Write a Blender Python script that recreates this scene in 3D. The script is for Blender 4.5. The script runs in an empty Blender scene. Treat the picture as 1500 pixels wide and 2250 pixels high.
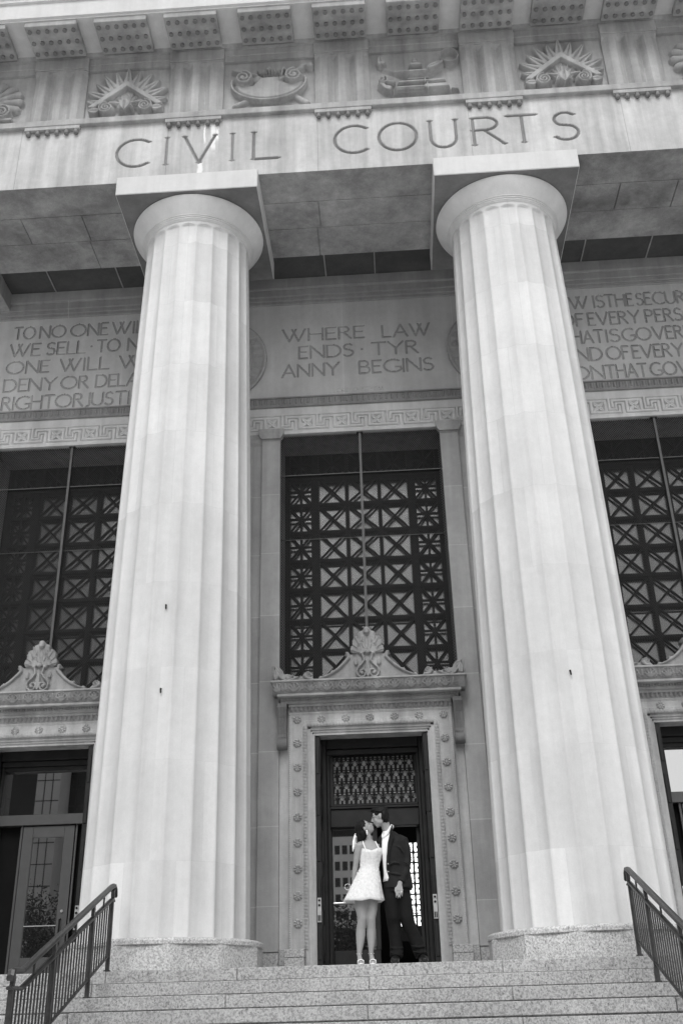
import bpy, bmesh, math, random
import numpy as np
from mathutils import Vector, Matrix, Euler
R = math.radians
random.seed(7); rng = np.random.default_rng(11)
SC = bpy.context.scene
COL = SC.collection

# ------------------------------------------------------------------ camera
F_PX, H_PX = 2229.24, 2250.0
cam_d = bpy.data.cameras.new('camera'); cam = bpy.data.objects.new('camera', cam_d); COL.objects.link(cam)
SC.camera = cam
cam_d.sensor_fit = 'VERTICAL'; cam_d.sensor_height = 36.0; cam_d.lens = F_PX / H_PX * 36.0
cam_d.clip_start = 0.1; cam_d.clip_end = 4000
_y, _p, _r = -0.0469, 0.4667, -0.0269
_f0 = Vector((math.sin(_y), math.cos(_y), 0)); _r0 = Vector((math.cos(_y), -math.sin(_y), 0)); _u0 = Vector((0, 0, 1))
_f = _f0 * math.cos(_p) + _u0 * math.sin(_p); _u = -_f0 * math.sin(_p) + _u0 * math.cos(_p)
_rr = _r0 * math.cos(_r) + _u * math.sin(_r); _uu = -_r0 * math.sin(_r) + _u * math.cos(_r)
M = Matrix((( _rr.x, _uu.x, -_f.x, 0.3912), (_rr.y, _uu.y, -_f.y, -12.9722), (_rr.z, _uu.z, -_f.z, -0.6025), (0, 0, 0, 1)))
cam.matrix_world = M

# ------------------------------------------------------------------ world, sun, exposure
SUN_EL, SUN_AZ = 50.0, 187.0          # azimuth clockwise from +Y: front left of the building
w = bpy.data.worlds.new('World'); SC.world = w; w.use_nodes = True
nt = w.node_tree; nt.nodes.clear()
sky = nt.nodes.new('ShaderNodeTexSky'); sky.sky_type = 'NISHITA'; sky.sun_disc = False
sky.sun_elevation = R(SUN_EL); sky.sun_rotation = R(SUN_AZ); sky.air_density = 1.0; sky.dust_density = 4.0
bw = nt.nodes.new('ShaderNodeRGBToBW'); bg = nt.nodes.new('ShaderNodeBackground'); wo = nt.nodes.new('ShaderNodeOutputWorld')
bg.inputs['Strength'].default_value = 0.15
nt.links.new(sky.outputs[0], bw.inputs[0]); nt.links.new(bw.outputs[0], bg.inputs['Color']); nt.links.new(bg.outputs[0], wo.inputs[0])
sd = bpy.data.lights.new('sun', 'SUN'); sun = bpy.data.objects.new('sun', sd); COL.objects.link(sun)
sd.energy = .52; sd.angle = R(35); sd.color = (1, 1, 1)
sv = Vector((math.sin(R(SUN_AZ)) * math.cos(R(SUN_EL)), math.cos(R(SUN_AZ)) * math.cos(R(SUN_EL)), math.sin(R(SUN_EL))))
sun.rotation_euler = sv.to_track_quat('Z', 'Y').to_euler()
SC.view_settings.view_transform = 'Standard'; SC.view_settings.look = 'None'; SC.view_settings.gamma = 1
SC.view_settings.exposure = 0.46
SC.cycles.max_bounces = 8; SC.cycles.diffuse_bounces = 5

# ------------------------------------------------------------------ materials
def mat(name):
    m = bpy.data.materials.new(name); m.use_nodes = True; n = m.node_tree.nodes
    b = n['Principled BSDF']; return m, m.node_tree, b
def nd(t, typ, **k):
    n = t.nodes.new(typ)
    for a, v in k.items(): setattr(n, a, v)
    return n
def lk(t, a, b): t.links.new(a, b)
def mth(t, op, a, b=None, clamp=False):
    n = nd(t, 'ShaderNodeMath', operation=op, use_clamp=clamp)
    for i, v in enumerate((a, b)):
        if v is None: continue
        if isinstance(v, (int, float)): n.inputs[i].default_value = v
        else: lk(t, v, n.inputs[i])
    return n.outputs[0]
def wpos(t): return nd(t, 'ShaderNodeNewGeometry').outputs['Position']
def noise(t, vec, scale, detail=3, rough=.5, sx=1, sy=1, sz=1):
    mp = nd(t, 'ShaderNodeMapping'); mp.inputs['Scale'].default_value = (sx, sy, sz); lk(t, vec, mp.inputs[0])
    n = nd(t, 'ShaderNodeTexNoise'); n.inputs['Scale'].default_value = scale; n.inputs['Detail'].default_value = detail
    n.inputs['Roughness'].default_value = rough; lk(t, mp.outputs[0], n.inputs['Vector']); return n.outputs[0]
def remap(t, v, a, b, c, d):
    n = nd(t, 'ShaderNodeMapRange'); n.inputs[1].default_value = a; n.inputs[2].default_value = b
    n.inputs[3].default_value = c; n.inputs[4].default_value = d; lk(t, v, n.inputs[0]); return n.outputs[0]
def setval(t, b, v):
    c = nd(t, 'ShaderNodeCombineColor'); [lk(t, v, c.inputs[i]) for i in range(3)]; lk(t, c.outputs[0], b.inputs['Base Color'])
def bump(t, b, v, strength=.3, dist=.01):
    n = nd(t, 'ShaderNodeBump'); n.inputs['Strength'].default_value = strength; n.inputs['Distance'].default_value = dist
    lk(t, v, n.inputs['Height']); lk(t, n.outputs[0], b.inputs['Normal'])
def stone(name, base, var=.25, streak=.25, fine=.1, joints=None, joint_tone=1.25, blocks=0.0, drums=False, lime=False):
    m, t, b = mat(name); P = wpos(t)
    v = noise(t, P, .9, 5, .6); v = remap(t, v, .3, .7, 1 - var, 1 + var)
    s = noise(t, P, 1.0, 5, .62, 3.2, 3.2, .22); s = remap(t, s, .35, .72, 1 + streak * .5, 1 - streak)
    f = noise(t, P, 55, 3, .7); f = remap(t, f, .3, .7, 1 - fine, 1 + fine)
    f2 = noise(t, P, 9, 4, .65); f2 = remap(t, f2, .3, .7, 1 - fine, 1 + fine)
    c = mth(t, 'MULTIPLY', v, s); c = mth(t, 'MULTIPLY', c, f); c = mth(t, 'MULTIPLY', c, f2)
    if joints or drums:
        sep = nd(t, 'ShaderNodeSeparateXYZ'); cb = nd(t, 'ShaderNodeCombineXYZ')
        if drums:
            tc = nd(t, 'ShaderNodeTexCoord'); lk(t, tc.outputs['Object'], sep.inputs[0])
            a = mth(t, 'ARCTAN2', sep.outputs[0], sep.outputs[1])
            lk(t, mth(t, 'MULTIPLY', a, 1.0), cb.inputs[0]); lk(t, sep.outputs[2], cb.inputs[1])
            bwid, bh, mort, off = math.pi / 10 * 2, 1.27, .004, .5
        else:
            lk(t, P, sep.inputs[0])
            lk(t, mth(t, 'ADD', sep.outputs[0], 100.37), cb.inputs[0]); lk(t, mth(t, 'ADD', sep.outputs[2], .17), cb.inputs[1])
            bwid, bh, mort, off = joints[0], joints[1], .007, .5
        br = nd(t, 'ShaderNodeTexBrick'); br.offset = off; br.inputs['Scale'].default_value = 1
        br.inputs['Brick Width'].default_value = bwid; br.inputs['Row Height'].default_value = bh
        br.inputs['Mortar Size'].default_value = mort; br.inputs['Mortar Smooth'].default_value = .2; br.inputs['Bias'].default_value = 0
        lo, hi = 1 - blocks, 1 + blocks
        br.inputs['Color1'].default_value = (lo, lo, lo, 1); br.inputs['Color2'].default_value = (hi, hi, hi, 1)
        br.inputs['Mortar'].default_value = (joint_tone,) * 3 + (1,)
        lk(t, cb.outputs[0], br.inputs['Vector'])
        g = nd(t, 'ShaderNodeRGBToBW'); lk(t, br.outputs['Color'], g.inputs[0]); c = mth(t, 'MULTIPLY', c, g.outputs[0])
    c = mth(t, 'MULTIPLY', c, base)
    if lime:   # pale lime runs left by a leak between the pegs and the second letter
        sp = nd(t, 'ShaderNodeSeparateXYZ'); lk(t, P, sp.inputs[0]); wob = mth(t, 'MULTIPLY', mth(t, 'SUBTRACT', noise(t, P, 5, 3, .6), .5), .08)
        tot = None
        for xc, hw, za, zb_ in ((-2.345, .045, 13.33, 13.95), (-2.50, .02, 13.5, 14.1), (-2.56, .055, 12.6, 13.05), (-2.28, .03, 13.55, 14.1)):
            dx = mth(t, 'ABSOLUTE', mth(t, 'SUBTRACT', mth(t, 'ADD', sp.outputs[0], wob), xc)); mx = remap(t, dx, hw * .6, hw * 1.1, 1, 0)
            mz = mth(t, 'MULTIPLY', remap(t, sp.outputs[2], za, za + .1, 0, 1), remap(t, sp.outputs[2], zb_, zb_ + .05, 1, 0)); mm_ = mth(t, 'MULTIPLY', mx, mz)
            tot = mm_ if tot is None else mth(t, 'MAXIMUM', tot, mm_)
        c = mth(t, 'ADD', mth(t, 'MULTIPLY', c, mth(t, 'SUBTRACT', 1, tot)), mth(t, 'MULTIPLY', tot, .78))
    setval(t, b, c); b.inputs['Roughness'].default_value = .85; b.inputs['Specular IOR Level'].default_value = .25
    h = mth(t, 'ADD', noise(t, P, 60, 3, .6), mth(t, 'MULTIPLY', noise(t, P, 7, 4, .6), 1.5)); bump(t, b, h, .25, .006)
    return m
def granite(name, base, tile=False):
    m, t, b = mat(name); P = wpos(t)
    n1 = noise(t, P, 42, 3, .62); n2 = noise(t, P, 95, 2, .6); n3 = noise(t, P, .8, 3, .5)
    a = remap(t, n1, .40, .56, .68, 1.14); c = remap(t, n2, .36, .6, .8, 1.16); d = mth(t, 'MULTIPLY', remap(t, n3, .3, .7, .84, 1.1), remap(t, noise(t, P, 3.2, 5, .65, 1, 1, .5), .35, .7, 1.06, .86))
    dk = remap(t, noise(t, P, 38, 2, .5, 1.3, 1, .9), .30, .40, .5, 1.0)
    v = mth(t, 'MULTIPLY', mth(t, 'MULTIPLY', a, c), mth(t, 'MULTIPLY', d, dk)); v = mth(t, 'MULTIPLY', v, base)
    setval(t, b, v); b.inputs['Roughness'].default_value = .65; b.inputs['Specular IOR Level'].default_value = .35
    bump(t, b, n2, .15, .003); return m
def plain(name, base, rough=.5, metal=0, spec=.5, var=.15, sc=8, bmp=.1, ior=None):
    m, t, b = mat(name); P = wpos(t)
    v = remap(t, noise(t, P, sc, 4, .6), .3, .7, base * (1 - var), base * (1 + var)); setval(t, b, v)
    b.inputs['Roughness'].default_value = rough; b.inputs['Metallic'].default_value = metal; b.inputs['Specular IOR Level'].default_value = spec
    if ior: b.inputs['IOR'].default_value = ior
    if bmp: bump(t, b, noise(t, P, sc * 6, 3, .6), bmp, .003)
    return m
def emit(name, s):
    m, t, b = mat(name); b.inputs['Base Color'].default_value = (.8, .8, .8, 1)
    b.inputs['Emission Color'].default_value = (1, 1, 1, 1); b.inputs['Emission Strength'].default_value = s; return m

M_COL = stone('column_limestone', .62, .07, .10, .035, drums=True, blocks=.075, joint_tone=.92)
M_CAP = stone('capital_limestone', .62, .07, .10, .03)
M_ECH = stone('echinus_limestone', .74, .06, .08, .03)
M_ENT = stone('entablature_limestone', .50, .17, .32, .05, joints=(2.7, 9.0), joint_tone=.7, blocks=.03, lime=True)
M_CUT = stone('letter_cut_shade_dirt', .29, .12, .1, .08)  # groove faces of the big letters: painted shade along with dirt
M_CUTP = stone('panel_cut_shade_dirt', .14, .12, .1, .08)  # same for the wall panels: groove shade and dirt in one darker colour
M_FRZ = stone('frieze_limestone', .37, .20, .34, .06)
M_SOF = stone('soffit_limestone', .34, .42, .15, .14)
M_ABS = stone('abacus_underside_shade', .21, .3, .1, .08)  # darker capital stone, shade under the abacus put into the colour
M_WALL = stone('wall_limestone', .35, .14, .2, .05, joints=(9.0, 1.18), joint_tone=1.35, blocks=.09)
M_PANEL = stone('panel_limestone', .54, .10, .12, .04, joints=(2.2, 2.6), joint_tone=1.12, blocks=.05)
M_KEY = stone('key_band_limestone', .56, .10, .18, .05)
M_BRK = stone('soot_stained_bracket', .17, .25, .4, .1)
M_CREST = stone('grimy_crest_limestone', .29, .16, .3, .09)
M_EGG = stone('egg_moulding_limestone', .27, .14, .2, .08)
M_SUR = stone('surround_limestone', .42, .15, .36, .07)
M_PEG = stone('dark_peg_limestone', .20, .2, .2, .08)
M_SUD = stone('weathered_cornice_limestone', .36, .15, .34, .08)
M_CEIL = stone('shaded_ceiling_stone', .10, .2, .1, .08)  # deep portico shade is put into this dark base colour
M_GRAN = granite('granite', .40); M_GRANP = granite('pale_granite', .52)
M_PLAZA = granite('plaza_granite', .68)
M_RAIL = plain('painted_bronze', .055, .38, .55, .5, .3, 12)
M_WOOD = plain('dark_oak', .014, .55, 0, .3, .4, 5)
M_BRONZE = plain('dark_bronze', .010, .7, 0, .2, .3, 10)
M_POLE = plain('screen_pole_metal', .07, .5, .4, .5, .2, 10)
M_WIRE = plain('galvanised_wire', .018, .6, 0, .3, .2, 10)
M_GREY = plain('grey_door_metal', .075, .45, .3, .5, .08, 6)
M_STEEL = plain('satin_steel', .55, .35, .9, .5, .15, 10)
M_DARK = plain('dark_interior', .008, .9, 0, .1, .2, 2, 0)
M_PANE = plain('dark_window_glass', .035, .20, 0, .5, .25, 1.3, 0, 3.0)
M_DGLASS = plain('door_glass', .008, .01, 0, .5, .1, 1, 0, 5.0)
M_OBSC = plain('pale_lit_backing', .50, .5, 0, .5, .25, 6, .1)  # pale diffuse grey painted in for light on the transom glass
M_LIT = emit('daylit_pane', 1.6)
M_SKIN = plain('skin', .30, .5, 0, .4, .05, 14, .05)
M_SKINM = plain('light_skin', .34, .5, 0, .4, .05, 14, .05)
M_HAIR = plain('dark_hair', .006, .6, 0, .2, .4, 60, .4)
M_LACE = plain('white_lace', .70, .7, 0, .3, .13, 34, .7)
M_WHITE = plain('white_cotton', .85, .7, 0, .3, .03, 10, .1)
M_SUIT = plain('dark_suit_wool', .011, .85, 0, .3, .35, 9, .5)
M_TROU = plain('dark_trouser_wool', .007, .85, 0, .2, .35, 7, .5)
M_SHOE = plain('black_leather', .012, .3, 0, .5, .2, 20, .1)
M_LEAF = plain('foliage', .05, .7, 0, .3, .5, 2, 0)
M_BARK = plain('bark', .10, .9, 0, .2, .4, 6, .5)
M_OFFICE = plain('pale_concrete', .85, .8, 0, .3, .08, .3, 0)
M_TOWER = plain('dark_curtain_wall', .018, .3, 0, .5, .3, .1, 0)
M_TOWER2 = plain('pale_tower_panels', .5, .8, 0, .3, .1, .1, 0)
M_OFWIN = plain('dark_office_glass', .015, .1, 0, .5, .2, .5, 0)
M_ASPH = plain('asphalt', .06, .9, 0, .3, .25, 3, .4)

# ------------------------------------------------------------------ mesh helpers
def link(name, me, m=None, parent=None, smooth=False):
    o = bpy.data.objects.new(name, me); COL.objects.link(o)
    if m: me.materials.append(m)
    if smooth: me.polygons.foreach_set('use_smooth', [True] * len(me.polygons))
    if parent: o.parent = parent
    return o
def tag(o, label=None, cat=None, group=None, kind=None):
    if label: o['label'] = label
    if cat: o['category'] = cat
    if group: o['group'] = group
    if kind: o['kind'] = kind
    return o
def empty(name, loc, label, cat, group=None):
    o = bpy.data.objects.new(name, None); COL.objects.link(o); o.location = loc; o.empty_display_size = .2
    return tag(o, label, cat, group)
class MB:
    def __init__(s): s.v = []; s.f = []
    def add(s, v, f):
        n = len(s.v); s.v += [tuple(p) for p in v]; s.f += [tuple(i + n for i in q) for q in f]; return s
    def box(s, x0, x1, y0, y1, z0, z1, c=0):
        if c <= 0:
            v = [(x, y, z) for x in (x0, x1) for y in (y0, y1) for z in (z0, z1)]
            return s.add(v, [(0, 1, 3, 2), (4, 6, 7, 5), (0, 4, 5, 1), (2, 3, 7, 6), (0, 2, 6, 4), (1, 5, 7, 3)])
        bm = bmesh.new(); bmesh.ops.create_cube(bm, size=1)
        for q in bm.verts: q.co = Vector(((x0 + x1) / 2 + q.co.x * (x1 - x0), (y0 + y1) / 2 + q.co.y * (y1 - y0), (z0 + z1) / 2 + q.co.z * (z1 - z0)))
        bmesh.ops.bevel(bm, geom=bm.edges[:], offset=c, segments=1, affect='EDGES')
        return s.bm(bm)
    def bm(s, bm):
        bm.verts.index_update(); s.add([q.co[:] for q in bm.verts], [[q.index for q in f.verts] for f in bm.faces]); bm.free(); return s
    def prism(s, prof, a0, a1, axis='x'):
        """prof: closed outline; axis x: prof = (y,z); axis z: prof=(x,y); axis y: prof=(x,z)"""
        n = len(prof)
        f = {'x': lambda p, a: (a, p[0], p[1]), 'z': lambda p, a: (p[0], p[1], a), 'y': lambda p, a: (p[0], a, p[1])}[axis]
        v = [f(p, a0) for p in prof] + [f(p, a1) for p in prof]
        fc = [(i, (i + 1) % n, n + (i + 1) % n, n + i) for i in range(n)] + [tuple(range(n))[::-1], tuple(range(n, 2 * n))]
        return s.add(v, fc)
    def tube(s, pts, r, n=8, cap=True, flat=None):
        pts = [Vector(p) for p in pts]; tot = pts[-1] - pts[0]; ref = Vector((0, 1, 0)) if abs(tot.z) > .75 * tot.length else Vector((0, 0, 1)); rr = r if isinstance(r, (list, tuple)) else [r] * len(pts)
        rings = []
        for i, p in enumerate(pts):
            t = (pts[min(i + 1, len(pts) - 1)] - pts[max(i - 1, 0)]).normalized()
            a = t.cross(ref)
            if a.length < .05: a = t.cross(Vector((1, 0, 0)))
            a.normalize(); b = t.cross(a).normalized()
            ra, rb = rr[i] if isinstance(rr[i], (list, tuple)) else (rr[i], rr[i])
            rings.append([p + a * (ra * math.cos(2 * math.pi * k / n)) + b * (rb * math.sin(2 * math.pi * k / n)) for k in range(n)])
        v = [q for g in rings for q in g]; f = []
        for i in range(len(rings) - 1):
            for k in range(n): f.append((i * n + k, i * n + (k + 1) % n, (i + 1) * n + (k + 1) % n, (i + 1) * n + k))
        if cap: f += [tuple(range(n))[::-1], tuple(range((len(rings) - 1) * n, len(rings) * n))]
        return s.add(v, f)
    def loft(s, rings, n=24):
        """rings: (cx,cy,z,rx,ry[,rot[,tiltx]])"""
        v = []; f = []
        for g in rings:
            cx, cy, z, rx, ry = g[:5]; ro = g[5] if len(g) > 5 else 0; tl = g[6] if len(g) > 6 else 0
            for k in range(n):
                a = 2 * math.pi * k / n; x = rx * math.cos(a); y = ry * math.sin(a)
                v.append((cx + x * math.cos(ro) - y * math.sin(ro), cy + x * math.sin(ro) + y * math.cos(ro), z + tl * x))
        for i in range(len(rings) - 1):
            for k in range(n): f.append((i * n + k, i * n + (k + 1) % n, (i + 1) * n + (k + 1) % n, (i + 1) * n + k))
        f += [tuple(range(n))[::-1], tuple(range((len(rings) - 1) * n, len(rings) * n))]
        return s.add(v, f)
    def lathe(s, prof, c=(0, 0), n=96, a0=0):
        v = []; f = []
        for r, z in prof:
            for k in range(n):
                a = 2 * math.pi * k / n + a0; v.append((c[0] + r * math.cos(a), c[1] + r * math.sin(a), z))
        for i in range(len(prof) - 1):
            for k in range(n): f.append((i * n + k, i * n + (k + 1) % n, (i + 1) * n + (k + 1) % n, (i + 1) * n + k))
        f += [tuple(range(n))[::-1], tuple(range((len(prof) - 1) * n, len(prof) * n))]
        return s.add(v, f)
    def ball(s, c, r, rot=None, n=16):
        rx, ry, rz = r if isinstance(r, (list, tuple)) else (r, r, r); q = Euler(rot).to_matrix() if rot else None
        bm = bmesh.new(); bmesh.ops.create_uvsphere(bm, u_segments=n, v_segments=n // 2 + 2, radius=1)
        for p in bm.verts:
            d = Vector((p.co.x * rx, p.co.y * ry, p.co.z * rz)); p.co = Vector(c) + (q @ d if q else d)
        return s.bm(bm)
    def mesh(s, name):
        me = bpy.data.meshes.new(name); me.from_pydata(s.v, [], s.f); me.update()
        bm = bmesh.new(); bm.from_mesh(me); bmesh.ops.recalc_face_normals(bm, faces=bm.faces); bm.to_mesh(me); bm.free(); return me
    def obj(s, name, m, parent=None, smooth=False): return link(name, s.mesh(name), m, parent, smooth)
def np_mesh(name, V, Q):
    me = bpy.data.meshes.new(name); V = np.ascontiguousarray(V, dtype=np.float32); Q = np.ascontiguousarray(Q, dtype=np.int32)
    me.vertices.add(len(V)); me.vertices.foreach_set('co', V.ravel())
    me.loops.add(Q.size); me.loops.foreach_set('vertex_index', Q.ravel())
    me.polygons.add(len(Q)); me.polygons.foreach_set('loop_start', np.arange(0, Q.size, 4, dtype=np.int32))
    me.update(calc_edges=True); return me

# ------------------------------------------------------------------ carved relief: a height field in a wall plane
class HF:
    def __init__(s, x0, x1, z0, z1, res=.01):
        s.nx = max(2, int(round((x1 - x0) / res)) + 1); s.nz = max(2, int(round((z1 - z0) / res)) + 1)
        s.x = np.linspace(x0, x1, s.nx); s.z = np.linspace(z0, z1, s.nz); s.H = np.zeros((s.nz, s.nx)); s.mask = None; s.res = res
    def win(s, xa, xb, za, zb):
        i0, i1 = np.searchsorted(s.x, [xa, xb]); j0, j1 = np.searchsorted(s.z, [za, zb])
        if i1 <= i0 or j1 <= j0: return None
        X, Z = np.meshgrid(s.x[i0:i1], s.z[j0:j1]); return slice(j0, j1), slice(i0, i1), X, Z
    def seg(s, a, b, ra, rb):
        r = max(ra, rb) + s.res
        g = s.win(min(a[0], b[0]) - r, max(a[0], b[0]) + r, min(a[1], b[1]) - r, max(a[1], b[1]) + r)
        if not g: return None
        J, I, X, Z = g; dx, dz = b[0] - a[0], b[1] - a[1]; L = dx * dx + dz * dz + 1e-12
        t = np.clip(((X - a[0]) * dx + (Z - a[1]) * dz) / L, 0, 1)
        return J, I, np.hypot(X - a[0] - t * dx, Z - a[1] - t * dz), ra + (rb - ra) * t
    def carve(s, pts, wd, dep, prof='v'):
        for a, b in zip(pts[:-1], pts[1:]):
            g = s.seg(a, b, wd / 2, wd / 2)
            if not g: continue
            J, I, d, r = g; k = np.clip(1 - d / r, 0, 1)
            if prof == 'u': k = np.clip(k * 3, 0, 1)
            s.H[J, I] = np.minimum(s.H[J, I], -dep * k)
        return s
    def ridge(s, pts, wd, h, base=0., prof='round', w2=None, add=False):
        n = len(pts) - 1
        for i, (a, b) in enumerate(zip(pts[:-1], pts[1:])):
            wa = wd if w2 is None else wd + (w2 - wd) * i / n; wb = wd if w2 is None else wd + (w2 - wd) * (i + 1) / n
            g = s.seg(a, b, wa / 2, wb / 2)
            if not g: continue
            J, I, d, r = g; q = d / np.maximum(r, 1e-6)
            k = np.sqrt(np.clip(1 - q * q, 0, 1)) if prof == 'round' else np.clip((1 - q) * 3, 0, 1)
            s.H[J, I] = np.where(q < 1, np.maximum(s.H[J, I], base + h * k), s.H[J, I])
        return s
    def leaf(s, a, ang, L, wd, h, base=0.):
        """pointed leaf with a raised outline and a mid groove"""
        dx, dz = math.cos(ang), math.sin(ang)
        g = s.win(min(a[0], a[0] + dx * L) - wd, max(a[0], a[0] + dx * L) + wd, min(a[1], a[1] + dz * L) - wd, max(a[1], a[1] + dz * L) + wd)
        if not g: return s
        J, I, X, Z = g; u = ((X - a[0]) * dx + (Z - a[1]) * dz) / L; v = (-(X - a[0]) * dz + (Z - a[1]) * dx)
        hw = wd / 2 * np.where((u > 0) & (u < 1), np.sin(np.clip(u, 0, 1) ** .7 * math.pi) ** .7 + .12 * (1 - u), 0)
        q = np.abs(v) / np.maximum(hw, 1e-6); k = np.clip((1 - q) * 3, 0, 1) * (1 - .35 * np.clip(1 - q * 4, 0, 1))
        s.H[J, I] = np.where((q < 1) & (hw > .002), np.maximum(s.H[J, I], base + h * k), s.H[J, I]); return s
    def poly(s, pts, h, bev=.012, base=0., mode='max'):
        P = np.array(pts); g = s.win(P[:, 0].min() - .01, P[:, 0].max() + .01, P[:, 1].min() - .01, P[:, 1].max() + .01)
        if not g: return s
        J, I, X, Z = g; ins = s.inside(P, X, Z); d = np.full(X.shape, 9.)
        for k in range(len(P)):
            a, b = P[k], P[(k + 1) % len(P)]; e = b - a; L = e @ e + 1e-12
            t = np.clip(((X - a[0]) * e[0] + (Z - a[1]) * e[1]) / L, 0, 1); d = np.minimum(d, np.hypot(X - a[0] - t * e[0], Z - a[1] - t * e[1]))
        k = np.clip(d / bev, 0, 1)
        if mode == 'max': s.H[J, I] = np.where(ins, np.maximum(s.H[J, I], base + h * k), s.H[J, I])
        else: s.H[J, I] = np.where(ins, s.H[J, I] * (1 - k) + h * k, s.H[J, I])
        return s
    @staticmethod
    def inside(P, X, Z):
        ins = np.zeros(X.shape, bool)
        for k in range(len(P)):
            a, b = P[k], P[(k + 1) % len(P)]
            c = ((a[1] > Z) != (b[1] > Z)) & (X < (b[0] - a[0]) * (Z - a[1]) / (b[1] - a[1] + 1e-12) + a[0]); ins ^= c
        return ins
    def disc(s, c, r, h, base=0., dome=True):
        g = s.win(c[0] - r, c[0] + r, c[1] - r, c[1] + r)
        if not g: return s
        J, I, X, Z = g; q = np.hypot(X - c[0], Z - c[1]) / r; k = np.sqrt(np.clip(1 - q * q, 0, 1)) if dome else np.clip((1 - q) * 5, 0, 1)
        s.H[J, I] = np.where(q < 1, np.maximum(s.H[J, I], base + h * k), s.H[J, I]); return s
    def spiral(s, c, r0, r1, turns, a0, wd, h, base=0., sgn=1, w2=None):
        n = int(turns * 22); P = []
        for k in range(n + 1):
            t = k / n; a = a0 + sgn * t * turns * 2 * math.pi; r = r0 + (r1 - r0) * t; P.append((c[0] + r * math.cos(a), c[1] + r * math.sin(a)))
        return s.ridge(P, wd, h, base, 'round', w2)
    def obj(s, name, y, m, parent=None, thick=None, yz=None, cut=None):
        X, Z = np.meshgrid(s.x, s.z); Y = y - s.H
        if yz is not None: Y = Y + yz(Z)
        V = np.stack([X, Y, Z], -1).reshape(-1, 3); idx = np.arange(s.nx * s.nz).reshape(s.nz, s.nx)
        q = np.stack([idx[:-1, :-1], idx[:-1, 1:], idx[1:, 1:], idx[1:, :-1]], -1)
        if s.mask is None: keep = np.ones(q.shape[:2], bool)
        else: keep = s.mask[:-1, :-1] & s.mask[1:, 1:] & s.mask[:-1, 1:] & s.mask[1:, :-1]
        Q = q[keep]
        if thick:
            N = len(V); B = V.copy(); B[:, 1] = y + thick + (0 if yz is None else yz(B[:, 2])); V = np.concatenate([V, B]); Qs = [Q, Q[:, ::-1] + N]
            kp = np.pad(keep, 1)
            c = kp[1:-1, 1:-1]
            for nb, (e0, e1) in ((kp[:-2, 1:-1], (0, 1)), (kp[2:, 1:-1], (2, 3)), (kp[1:-1, :-2], (3, 0)), (kp[1:-1, 2:], (1, 2))):
                g = q[c & ~nb]; Qs.append(np.stack([g[:, e0], g[:, e0] + N, g[:, e1] + N, g[:, e1]], -1))
            Q = np.concatenate(Qs); used = np.unique(Q); mp = -np.ones(len(V), np.int64); mp[used] = np.arange(len(used)); V = V[used]; Q = mp[Q]
        me = np_mesh(name, V, Q); o = link(name, me, m, parent)
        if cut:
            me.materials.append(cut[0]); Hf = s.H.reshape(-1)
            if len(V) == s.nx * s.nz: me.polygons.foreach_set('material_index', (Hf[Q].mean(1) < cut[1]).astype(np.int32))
        return o

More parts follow.
